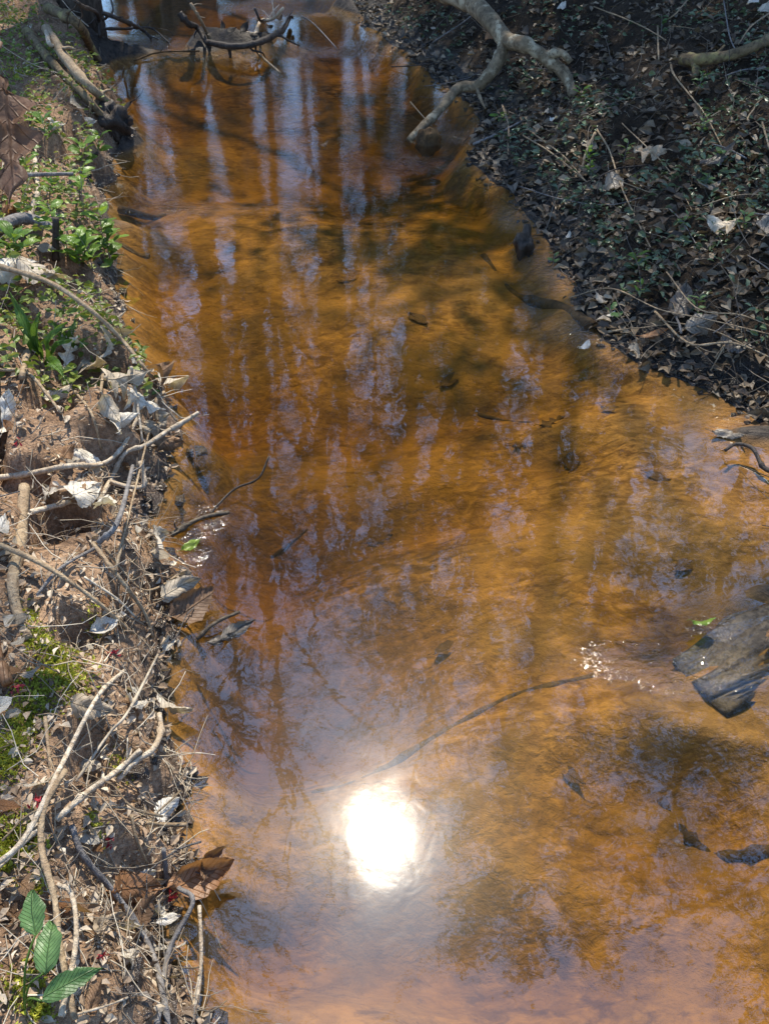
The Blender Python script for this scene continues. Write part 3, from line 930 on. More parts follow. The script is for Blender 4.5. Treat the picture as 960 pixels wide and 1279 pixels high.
twig([(222, 732, .03), (196, 748, .03), (172, 740, .02), (135, 695, .02)], 2.2, 2.0, 'tan', 'wiry rootlet looping at the water edge', 'rootlet', 5, .1, 'root')
twig([(-4, 800, .03), (6, 845, .04), (16, 868, .03)], 9, 10, 'rust', 'stout orange stem stub at the frame edge by the moss', 'stem_stub', 9, .05, 'stick')
twig([(-6, 1112, .05), (30, 1048, .06), (74, 962, .06), (128, 888, .04), (158, 846, .02)], 5, 3, 'pale', 'long straw coloured stalk slanting up the bank past the moss', 'dead_stalk', 7, .05, 'stalk', n=26)
twig([(-6, 1108, .03), (40, 1062, .03), (55, 1050, .03)], 4.5, 3.5, 'pale', 'short straw stalk under the long slanting stalk', 'dead_stalk', 7, .05, 'stalk')
twig([(82, 962, .08), (56, 1008, .08), (52, 1058, .07), (68, 1120, .06), (85, 1200, .05), (102, 1290, .04)], 4.5, 5.5, 'tan', 'bowed tan stalk curving down to the bottom of the bank', 'dead_stalk', 8, .06, 'stalk', n=28)
twig([(72, 1104, .06), (90, 1118, .06), (95, 1178, .06), (87, 1290, .05)], 3.5, 5, 'pale', 'kinked whitish stalk beside the bowed tan stalk', 'dead_stalk', 8, .06, 'stalk', n=24)
twig([(78, 1042, .04), (118, 1012, .05), (152, 985, .05), (182, 958, .05)], 5, 4.5, 'pale', 'thick pale stem resting on the soil above the tan leaf', 'dead_stalk', 8, .06, 'stalk')
twig([(204, 912, .05), (206, 935, .05), (196, 958, .05), (176, 972, .05), (150, 988, .03)], 4.2, 5, 'pale', 'hooked pale stem curling at the water edge', 'vine_stem', 8, .06, 'vine', n=22)
twig([(95, 1044, .03), (110, 1084, .035), (150, 1132, .035), (190, 1192, .03), (205, 1240, .03), (214, 1295, .02)], 5, 5.5, 'grey', 'dark grey twig winding down the bottom bank to the water', n=28)
twig([(228, 1128, .05), (246, 1146, .05), (216, 1202, .04), (198, 1290, .02)], 3.5, 6, 'grey', 'forked grey stick bent beside the curled brown leaf', spurs=1)
twig([(254, 1150, .05), (254, 1218, .03), (238, 1290, .01)], 3.2, 4.2, 'pale', 'pale reed stalk standing in the water under the brown leaf', 'dead_stalk', 6, .06, 'stalk')
twig([(204, 1060, .06), (209, 1106, .0)], 4, 4.5, 'grey', 'short grey stub poking up at the bank edge', 'stick', 7, .06, 'stick')
twig([(168, 1030, .03), (176, 1065, .04), (186, 1085, .02)], 3.2, 2, 'tan', 'small bent rootlet in the dark soil of the bank edge', 'rootlet', 6, .1, 'root')
twig([(236, 1042, .03), (205, 1046, .04), (188, 1040, .03)], 4, 3, 'tan', 'curved tan rootlet reaching over the water', 'rootlet', 6, .1, 'root')
twig([(100, 1275, .02), (140, 1268, .03), (178, 1248, .02)], 2.2, 1.5, 'pale', 'thin pale twig lying along the bottom edge')
twig([(98, 985, .02), (140, 930, .03), (166, 905, .04), (200, 830, .03)], 2.5, 2, 'straw', 'thin straw stem in the dark soil by the pale stalks')
twig([(60, 905, .02), (66, 960, .02), (70, 1000, .01)], 3, 2.5, 'tan', 'small upright stick between the moss patches')
twig([(0, 470, .02), (40, 480, .03), (78, 520, .01)], 3, 2.5, 'tan', 'short tan twig under the lily leaves')
twig([(40, 430, .02), (30, 480, .02)], 5, 6, 'tan', 'flat straw blade lying on the clay under the lily')
twig([(2, 490, .04), (4, 540, .04), (-4, 600, .02)], 5, 5, 'dark', 'dark stem at the frame edge left of the grey leaves')
twig([(96, 500, .03), (118, 530, .03), (128, 565, .01)], 2.2, 2, 'tan', 'thin brown stem below the grey leaf pile')
twig([(336, 570, .10), (322, 598, .06), (292, 620, .02), (258, 646, .0)], 1.6, 2.2, 'dark', 'thin dark twig sticking up out of the water', 'water_twig', 5, .1)
twig([(300, 770, .015), (270, 786, .02), (246, 800, .004)], 2.5, 4, 'wetbark', 'wet glossy bark scrap lying at the water edge', 'bark_scrap', 8, .15, 'bark')
twig([(286, 640, .0), (250, 650, .006), (215, 672, .01)], 3, 5, 'wetbark', 'wet driftwood sliver afloat by the bank hollow', 'driftwood_stick', 6, .15, 'driftwood')

# ------------------------------------------------------------------ left bank: leaves
leaf(246, 1108, 96, 24, 'oval', 'rust', 'big curled russet leaf overhanging the water at the bottom bank', lift=.045, wr=.52, curl=.8, cross=.5, tilt=.15)
leaf(262, 1098, 50, 60, 'oval', 'brown', 'small brown leaf hooked onto the big russet leaf', lift=.04, wr=.5, curl=1.2, cross=.6)
leaf(158, 1120, 66, 8, 'jag', 'rust', 'tan pointed leaf in the soil under the dark grey twig', lift=.02, wr=.6)
leaf(206, 1186, 52, -20, 'oval', 'drywhite', 'bleached leaf at the bank edge near the bottom', lift=.02, wr=.42)
leaf(212, 1162, 36, 15, 'lance', 'drywhite', 'narrow bleached leaf above the pale reed stalk', lift=.03)
leaf(165, 1210, 46, 60, 'oval', 'dry', 'grey tan leaf below the winding dark twig', lift=.02)
leaf(185, 1150, 58, 62, 'lance', 'brown', 'upright folded brown leaf between twigs at the bottom', lift=.03, fold=.6)
leaf(120, 1260, 52, 75, 'jag', 'brown', 'torn brown leaf by the whitish stalk', lift=.02)
leaf(130, 1172, 90, 38, 'lance', 'dry', 'long flat greyish leaf lying under the winding twig', lift=.02, wr=.24)
leaf(208, 1028, 44, 50, 'oval', 'drywhite', 'bright white leaf scrap at the bank edge by the rootlet', lift=.03)
leaf(182, 1102, 30, 30, 'oval', 'drywhite', 'tiny white leaf beside the big russet leaf', lift=.02)
leaf(168, 888, 34, -30, 'oval', 'drywhite', 'pale oval leaf on the soil above the hooked stem', lift=.025)
leaf(214, 895, 52, -25, 'jag', 'dry', 'ragged grey leaf hanging at the water edge by the hooked stem', lift=.03, wr=.6)
leaf(108, 888, 60, -15, 'oval', 'dry', 'shiny dark grey leaf beside the long straw stalk', lift=.02)
leaf(235, 768, 70, 35, 'oval', 'brown', 'shaded brown leaf cupped under the bank edge', lift=.03, wr=.6, cross=.5)
leaf(222, 758, 58, 28, 'jag', 'dry', 'tattered grey leaf folded over the bank edge', lift=.05, wr=.5)
leaf(290, 790, 54, 30, 'lance', 'shade_leaf', 'wet dark leaf shining on the water by the bark scrap', lift=.006, tilt=.05, wr=.4)
leaf(272, 800, 36, 25, 'lance', 'shade_leaf', 'wet leaf tip glinting at the bank notch', lift=.006, tilt=.05, wr=.4)
leaf(236, 684, 30, 30, 'oval', 'yellow_leaf', 'yellow green leaf floating by the bank hollow', 'floating_leaf', .005, wr=.45, tilt=.03, curl=.1, fold=.02, cross=.0)
leaf(196, 690, 60, 80, 'oval', 'dry', 'dim grey leaf hanging in the dark hollow', lift=.03, roll=.9, wr=.5)
for _s in [(92, 455, 48, 70, 'drywhite', 'tall whitish leaf at the top of the grey leaf pile', .04), (143, 458, 44, 80, 'dry', 'rounded grey leaf standing behind the grey leaf pile', .06), (118, 478, 62, -40, 'dry', 'grey leaf draped over the middle of the leaf pile', .05),
           (150, 498, 66, 10, 'dry', 'broad grey leaf on top of the leaf pile', .05), (172, 522, 52, -30, 'drywhite', 'bleached leaf low in the leaf pile', .05), (198, 490, 46, 20, 'brown', 'brown tinged leaf at the outer end of the leaf pile', .06), (212, 500, 40, -20, 'dry', 'curled grey leaf overhanging the water from the leaf pile', .06),
           (186, 545, 50, 30, 'dry', 'grey leaf behind the pale driftwood tip', .03), (136, 520, 44, -60, 'dry', 'small crumpled grey leaf under the leaf pile', .03), (205, 560, 44, -10, 'brown', 'brown leaf under the overhanging driftwood', .02), (150, 545, 40, 50, 'drywhite', 'small bleached leaf in the driftwood tangle', .03)]:
    leaf(_s[0], _s[1], _s[2], _s[3], 'oak' if _s[2] > 47 else 'oval', _s[4], _s[5], lift=_s[6], wr=.62, curl=.8, tilt=.45, cross=-.8)
leaf(102, 582, 56, -25, 'jag', 'drywhite', 'bleached pointed leaf above the long pale vine stem', lift=.02, wr=.5)
leaf(86, 582, 40, 60, 'oval', 'brown', 'dark folded leaf beside the bleached pointed leaf', lift=.03, roll=.8)
leaf(104, 632, 60, 25, 'oval', 'drywhite', 'broad white leaf at the end of the pale stem', lift=.03, wr=.6, curl=.2)
leaf(138, 652, 44, 30, 'jag', 'drywhite', 'shining white leaf curl in front of the grey stick', lift=.05, wr=.6)
leaf(66, 625, 40, 120, 'lance', 'dry', 'dark grey leaf lying behind the pale stem', lift=.02)
leaf(10, 530, 60, 80, 'oval', 'drywhite', 'white leaf at the frame edge below the lily', lift=.02)
leaf(-2, 680, 50, 30, 'oval', 'drywhite', 'cut-off white leaf at the frame edge by the tan stick', lift=.03)
leaf(70, 500, 44, 20, 'jag', 'dry', 'grey leaf on the clay beside the leaf pile', lift=.015)
leaf(6, 345, 70, 5, 'oval', 'drywhite', 'large bleached leaf under the arching twig', lift=.03, wr=.5)
leaf(45, 350, 60, -30, 'oval', 'dry', 'pale grey leaf behind the lily leaves', lift=.03)
leaf(70, 362, 46, -20, 'oval', 'dry', 'silvery leaf beside the lily leaves', lift=.04)
leaf(68, 166, 32, -5, 'oval', 'drywhite', 'white leaf shining on the grassy far bank', lift=.03, wr=.4)
leaf(96, 138, 26, -50, 'oval', 'dry', 'small grey leaf below the thick tan root', lift=.03)
leaf(112, 162, 20, 0, 'oval', 'dry', 'tiny grey leaf beside the dark root end', lift=.03)
leaf(14, 268, 48, -45, 'lance', 'rust', 'tan leaf blade at the frame edge above the grey branch', lift=.03)
leaf(40, 850, 36, 20, 'oval', 'dry', 'little grey leaf half sunk in the moss', lift=.02)

# ------------------------------------------------------------------ left bank: living plants
for i, (x, y, h, n, lab) in enumerate([
        (104, 262, .16, 9, 'fresh green seedling at the centre of the leafy clump'), (130, 300, .14, 9, 'green seedling leaning over the water below the clump'), (140, 318, .10, 7, 'low green seedling at the foot of the clump by the water'),
        (84, 300, .13, 8, 'green seedling behind the dark upright stub'), (116, 325, .12, 8, 'broad leaved seedling above the arching twig'), (104, 196, .10, 6, 'small yellow green seedling near the dark root end'),
        (58, 238, .10, 6, 'green seedling under the horizontal twig'), (56, 170, .10, 5, 'pale green seedling beside the white leaf on the far bank'), (96, 330, .1, 7, 'seedling with glossy leaves above the lily'),
        (122, 182, .08, 5, 'sprig of yellow green leaves by the mud hump'), (30, 205, .10, 6, 'dim green seedling behind the hanging brown leaf'), (20, 310, .08, 6, 'small seedling beside the stout grey branch')]):
    plant(x, y + 12, h * 1.25, n + 5, 20, 'green', lab, group='green seedlings on the sunlit bank', sz=.05 + .01 * (i % 3))
def lily(px, py, blades, label):
    g = gp(px, py)
    root = link('lily_plant', None, loc=g, label=label, cat='plant')
    for k, (dx, dy, dz, ln, wr) in enumerate(blades):
        P, F = leaf_geo('lance', ln, ln * wr, -.5, .35, 0, 900 + k + int(px), 14, 4, 0)
        P[:, 0] += ln * .4
        o = link('leaf', MB().add(P, F).mesh('leaf', M['lily']), root)
        m = np.eye(4)
        m[:3, :3] = frame((dx, dy, dz), np.array([-dx * .6, -dy * .6 - .4, .8]))
        m[:3, 3] = (.004 * k, .003 * k, 0)
        o.matrix_basis = Matrix(m.tolist())
    return root
lily(48, 452, [(-.25, .25, 1, .19, .17), (.1, .2, 1, .13, .2), (.55, -.75, .25, .15, .22), (.5, .3, .8, .12, .2), (-.4, .1, .9, .12, .16), (.7, .1, .6, .09, .25)], 'strap leaved green plant lit through beside the grey leaf pile')
lily(88, 440, [(.2, .3, 1, .09, .25), (-.4, .2, .8, .10, .25), (.7, -.1, .7, .08, .25), (.2, -.5, .8, .07, .3)], 'small bright green sprout right of the strap leaved plant')
def oval_plant():
    g = gp(30, 1262)
    root = link('broadleaf_plant', None, loc=g, label='plant with three blue green oval leaves at the bottom corner', cat='plant')
    for k, (bx, by, tx, ty, lift, w) in enumerate([(44, 1168, 38, 1110, .10, .40), (54, 1216, 62, 1148, .09, .40), (52, 1250, 128, 1208, .08, .30)]):
        a, b = gp(bx, by, lift), gp(tx, ty, lift + .012)
        d = b - a
        ln = float(np.linalg.norm(d))
        P, F = leaf_geo('oval' if k < 2 else 'lance', ln, max(ln * w, .036 if k < 2 else .03), -.25, .12, 0, 950 + k, 14, 6, 0, .025)
        P[:, 0] += ln * .4
        o = link('leaf', MB().add(P, F).mesh('leaf', M['bluegreen']), root)
        m = np.eye(4)
        m[:3, :3] = frame(d, np.array([.15 * (k - 1), -.35, 1.0]))
        m[:3, 3] = a - g
        o.matrix_basis = Matrix(m.tolist())
        S = spline([np.zeros(3), (a - g) * .5 + [0, 0, .02], a - g], 8)
        link('stem', MB().tube(S, .0016, 5).mesh('stem', M['lily']), root)
oval_plant()


def sapling():
    """A sapling that stands just out of frame; a twig and one dead leaf reach into view."""
    b = np.array([-1.05, 1.45, float(H(-1.05, 1.45))])
    root = link('sapling', None, loc=b, label='thin sapling with one big dead brown leaf hanging at the frame edge', cat='sapling')
    d, e = ray(-40, 120), ray(0, 217)
    tp = np.array([0, 0, CAM_Z]) + d * 1.5
    S = spline([b, b + [.05, .02, .4], tp, tp + [-.1, .1, .5]], 16) - b
    link('stem', MB().tube(S, np.linspace(.007, .003, 16), 6).mesh('stem', M['grey']), root)
    c = np.array([0, 0, CAM_Z])
    T = spline([c + ray(-40, 222) * 1.62, c + ray(20, 219) * 1.62, c + ray(92, 217) * 1.65], 10) - b
    T = np.vstack([S[7], T])
    link('twig', MB().tube(T, np.linspace(.0055, .003, 11), 6).mesh('twig', M['grey']), root)
    a0, a1 = c + ray(-4, 92) * 1.5, c + ray(12, 262) * 1.46
    dd = a1 - a0
    ln = float(np.linalg.norm(dd))
    P, F = leaf_geo('oak', ln, ln * .5, .15, .2, .1, 77, 26, 8, .2, .03)
    P[:, 0] += ln * .4
    o = link('leaf', MB().add(P, F).mesh('leaf', M['deadoak']), root)
    o['label'] = 'big dead brown oak leaf hanging from the sapling'
    m = np.eye(4)
    m[:3, :3] = frame(dd, np.array([.35, -1, .35]))
    m[:3, 3] = a0 - b
    o.matrix_basis = Matrix(m.tolist())


sapling()

# mud stump at the end of the roots
def lump(px, py, rx, ry, rz, mat, label, name, cat, lift=0.0, seed=1, amp=.25):
    g = gp(px, py)
    th = np.linspace(0, 2 * math.pi, 24, endpoint=False)
    ph = np.linspace(0, math.pi, 14)
    V = []
    for p in ph:
        for t in th:
            n = np.array([math.sin(p) * math.cos(t), math.sin(p) * math.sin(t), math.cos(p)])
            k = 1 + amp * float(fbm(n[0] * 2 + seed, n[1] * 2 + n[2] * 2.7, 4, seed)) * 2
            V.append(n * [rx, ry, rz] * k)
    F = [(i * 24 + j, (i + 1) * 24 + j, (i + 1) * 24 + (j + 1) % 24, i * 24 + (j + 1) % 24) for i in range(13) for j in range(24)]
    return link(name, MB().add(V, F).mesh(name, M[mat]), None, g + [0, 0, lift], label, cat)


lump(142, 156, .07, .08, .085, 'dark', 'dark knobbed root stump at the water edge below the tan root', 'root_stump', 'stump', .0, 3, .5)
lump(535, 178, .06, .05, .06, 'sunk', 'rounded brown wood knob at the tip of the fallen limb', 'knotted_wood', 'wood', .0, 5)
lump(655, 304, .035, .05, .06, 'dark', 'dark wood stub standing in the shallow edge water', 'wood_stub', 'wood', .0, 8, .4)
twig([(140, 150, .06), (160, 137, .02), (166, 134, .03)], 5, .8, 'dark', 'pointed dark splinter on the root stump', 'splinter', 5, .1, 'wood')

# ------------------------------------------------------------------ red buds dropped on the bank
for i, (x, y, lab) in enumerate([(142, 816, 'red bud cluster on the clay below the forked root'), (22, 860, 'red bud cluster by the orange stem stub'), (108, 990, 'red bud cluster between the pale stalks'), (139, 1050, 'red bud cluster above the tan pointed leaf'),
                                 (164, 1148, 'red bud cluster on the winding grey twig'), (130, 1196, 'red bud cluster near the long flat leaf'), (214, 1122, 'red bud cluster at the base of the big russet leaf'), (22, 555, 'red bud cluster on the clay at the frame edge'), (46, 1000, 'faint red bud cluster beside the moss')]):
    g = gp(x, y, .012)
    rg = np.random.default_rng(300 + i)
    mb = MB()
    for k in range(9):
        P, F = leaf_geo('lance', .012, .005, .3, .2, 0, 320 + i * 9 + k, 4, 2, 0)
        d = rg.normal(0, 1, 3) + [0, 0, .5]
        mb.add(P @ frame(d, rg.normal(0, 1, 3)).T + rg.normal(0, .005, 3), F, rg.random())
    link('red_bud', mb.mesh('red_bud', M['red']), None, g, lab, 'bud', 'red buds on the sunlit bank')

# ------------------------------------------------------------------ debris dam across the creek
for pts, r0, r1, mt, lab, nm in [
        ([(92, 0, .30), (104, 8, .26), (122, 18, .18), (126, 52, .02)], 3, 3.5, 'dark', 'dark upright branch at the bank end of the debris dam', 'branch'),
        ([(128, 16, .18), (150, 24, .13), (176, 36, .06), (190, 48, .0)], 4, 2.5, 'dark', 'dark branch slanting into the water at the debris dam', 'branch'),
        ([(130, 36, .08), (160, 36, .08), (190, 44, .04), (212, 54, .0)], 2.5, 1.5, 'dark', 'thin dark twig arching low over the dam water', 'twig'),
        ([(138, -4, .22), (141, 14, .16), (128, 26, .12)], 1.5, 2, 'dark', 'thin twig standing on the dark upright branch', 'twig'),
        ([(224, 16, .20), (236, 30, .13), (248, 46, .05), (262, 60, .0)], 6, 4, 'dark', 'thick dark stub leaning left out of the dam', 'branch'),
        ([(238, 4, .24), (250, 24, .15), (258, 40, .06), (264, 52, .0)], 2.5, 3, 'tan', 'slim brown stick leaning left behind the thick stub', 'stick'),
        ([(354, 10, .20), (340, 24, .12), (326, 38, .05), (318, 48, .0)], 2.5, 4, 'pale', 'pale stick leaning right out of the dam', 'stick'),
        ([(318, 10, .16), (324, 24, .10), (328, 36, .04)], 2, 2.5, 'dark', 'short dark stick behind the pale dam stick', 'stick'),
        ([(260, 60, .03), (290, 58, .07), (320, 54, .08), (352, 38, .06), (362, 30, .04)], 6, 4, 'dark', 'dark sodden log lying along the dam', 'log'),
        ([(286, 58, .06), (288, 72, .0)], 3, 3, 'dark', 'dark peg hanging from the dam log into the water', 'stick'),
        ([(322, 68, .01), (336, 80, .005), (350, 91, .0)], 1.6, 2.2, 'tan', 'thin stick floating below the dam', 'stick'),
        ([(168, 78, .01), (200, 70, .02), (250, 66, .01)], 1.5, 1.5, 'sunk', 'thin brown branch lying along the dam lip', 'branch'),
        ([(376, 20, .06), (392, 34, .02), (420, 60, .0)], 1.3, 1.2, 'grey', 'thin bent twig in the water past the dam', 'twig')]:
    twig(pts, r0 * .72, r1 * .72, mt, lab, nm, 7, .12, 'stick' if nm != 'log' else 'log', spurs=4 if r0 > 2.4 else 2)
for i, (x, y, l, a) in enumerate([(290, 52, 14, 20), (306, 50, 16, 60), (334, 46, 15, -20), (348, 36, 14, 30), (278, 48, 13, 80), (318, 58, 14, 5), (362, 34, 13, -40), (262, 56, 13, 10)]):
    leaf(x, y, l, a, 'jag', 'sodden', 'sodden dark leaf caught on the debris dam', lift=.06, wr=.6, group='sodden leaves on the debris dam', nu=7, nv=4)
leaf(404, 183, 12, 20, 'oval', 'brown', 'lone brown leaf afloat in the middle of the creek', 'floating_leaf', .006, tilt=.2)

# ------------------------------------------------------------------ sunken wood and leaves
twig([(386, 946, -.018), (430, 935, -.002), (470, 924, -.03), (560, 892, -.045), (640, 856, -.05), (742, 840, -.06)], 4, 5, 'sunk', 'sunken dark branch crossing the creek above the sun glare', 'sunken_branch', 8, .25, 'branch', water=True, n=30, spurs=1)
twig([(838, 956, -.03), (880, 1000, -.02), (922, 1026, -.025), (985, 1048, -.03)], 8, 9, 'sunk', 'sunken brown branch in the dark water by the frame edge', 'sunken_branch', 9, .18, 'branch', water=True, n=22)
twig([(604, 306, -.03), (640, 348, -.02), (700, 378, -.012), (738, 408, .004)], 5, 8, 'sunk', 'half sunken stick lying along the muddy margin', 'sunken_branch', 9, .15, 'branch', water=True, n=22)
twig([(150, 262, .0), (200, 245, -.012), (250, 232, -.012)], 5, 3, 'sunk', 'sunken branch breaking the far water by the seedlings', 'sunken_branch', 7, .2, 'branch', water=True, n=18)
twig([(140, 300, -.01), (180, 300, -.01), (200, 288, -.02)], 8, 5, 'sunk', 'rounded sunken root under the seedlings', 'sunken_root', 8, .15, 'root', water=True)
twig([(600, 478, -.03), (640, 490, -.03), (668, 498, -.03)], 3, 2, 'sunk', 'short dark sunken stick in the orange shallows', 'sunken_stick', 7, .25, 'stick', water=True)
twig([(330, 616, -.04), (380, 594, -.04)], 2.5, 2, 'sunk', 'reddish sunken twig beside the thin dark twig', 'sunken_stick', 6, .2, 'stick', water=True)
twig([(902, 574, .03), (916, 566, .03), (936, 572, .03), (952, 588, .01), (975, 600, .02)], 2, 3.5, 'dark', 'dark hooked twig at the muddy water edge', 'water_twig', 6, .1, spurs=2)
leaf(905, 546, 48, -10, 'lance', 'shade_leaf', 'wet dark leaf lying in the shallows by the hooked twig', 'sunken_leaf', .004, wr=.35, tilt=.05)


for i, (x, y, l, a) in enumerate([(690, 500, 34, 20), (722, 545, 30, 70), (765, 500, 36, -20), (655, 520, 30, 10), (560, 440, 32, 40), (520, 380, 28, -30), (470, 600, 36, 15), (820, 585, 34, -15), (860, 690, 36, 30), (430, 330, 26, 5),
                                  (560, 760, 40, 20), (720, 930, 40, -35)]):
    p = at(x, y, 0)
    p[2] = min(float(H(p[0], p[1])) + .004, -.008)
    q = at(x + math.cos(math.radians(a)) * l, y - math.sin(math.radians(a)) * l, 0)
    d = q - at(x, y, 0)
    L = float(np.clip(np.linalg.norm(d), .04, .10))
    P, F = leaf_geo(['oak', 'oval', 'lance'][i % 3], L, L * .5, .15, .05, .1, 700 + i, 12, 4, .2, .04)
    o = link('sunken_leaf', MB().add(P, F).mesh('sunken_leaf', M['sunkleaf']), label='silted brown leaf lying on the orange creek bed', cat='leaf', group='sunken leaves on the creek bed')
    place(o, frame(d, np.array([0, 0, 1.0])), p)


def bark_slab():
    a, b = at(872, 850, 0), at(1120, 735, 0)
    a[2], b[2] = -.027, -.010
    n, s = 34, 96
    P = spline([a, (a + b) / 2 + [0, 0, .006], b], n)
    T = np.gradient(P, axis=0)
    T /= np.linalg.norm(T, axis=1, keepdims=True)
    S = np.cross(T, [0, 0, 1.0])
    S /= np.linalg.norm(S, axis=1, keepdims=True)
    N = np.cross(S, T)
    V = []
    for i in range(n):
        u = i / (n - 1)
        r = (.035 + .035 * sm(0, .5, u)) * (1 + .25 * float(vnoise(u * 4, 3.3, 8)))
        for j in range(s):
            t = 2 * math.pi * j / s
            g = .010 * float(vnoise(u * 2.5, t * 9, 4)) + .007 * float(vnoise(u * 6, t * 19, 6)) + .016 * float(vnoise(u * 3, t * 2, 7))
            k = r + g
            V.append(P[i] + S[i] * k * 1.5 * math.cos(t) + N[i] * (k * math.sin(t) * .24 + g * .5))
    F = [(i * s + j, (i + 1) * s + j, (i + 1) * s + (j + 1) % s, i * s + (j + 1) % s) for i in range(n - 1) for j in range(s)]
    F += [tuple(range(s)), tuple(range(n * s - 1, (n - 1) * s - 1, -1))]
    return link('driftwood_log', MB().add(V, F).mesh('driftwood_log', M['wetbark'], a), None, a, 'wet grey ridged log half sunk at the water edge', 'log')


bark_slab()
leaf(872, 790, 32, 8, 'oval', 'yellow_leaf', 'single fresh green leaf lying on the wet ridged log', lift=.03, wr=.48, tilt=.1, curl=.2, fold=.1)
leaf(958, 806, 30, 70, 'oval', 'rust', 'tan leaf scrap on the ridged log at the frame edge', lift=.04)

# ------------------------------------------------------------------ right bank: the fallen limb, logs and stalks
def limb():
    g = gp(600, 60)
    root = link('fallen_limb', None, loc=g, label='grey lichened forked limb arching from the dark bank into the water', cat='branch')
    def tb(name, pts, r0, r1, n, seed):
        rg = np.random.default_rng(seed)
        W = np.array([gp(a, b, c) for a, b, c in pts])
        P = spline(W, n)
        R = np.linspace(r0 * pxsize(W[0]), r1 * pxsize(W[-1]), n) * (1 + .07 * rg.normal(0, 1, n))
        mb = MB().tube(P - g, R, 12)
        return link(name, mb.mesh(name, M['limb']), root)
    tb('main_stem', [(548, -12, .30), (588, 4, .32), (614, 28, .30), (632, 50, .26), (656, 56, .24), (680, 72, .17), (704, 92, .08), (716, 120, .0)], 12, 6, 40, 1)
    tb('fork', [(632, 48, .26), (622, 76, .20), (606, 98, .15), (594, 108, .12), (572, 110, .11), (548, 138, .07), (526, 160, .03), (510, 176, -.01)], 9, 4.5, 40, 2)
    tb('snag', [(594, 106, .12), (600, 124, .10), (606, 136, .07)], 3, 1, 6, 3)
    tb('snag', [(680, 70, .16), (700, 66, .18), (712, 78, .12)], 6, 4, 8, 4)


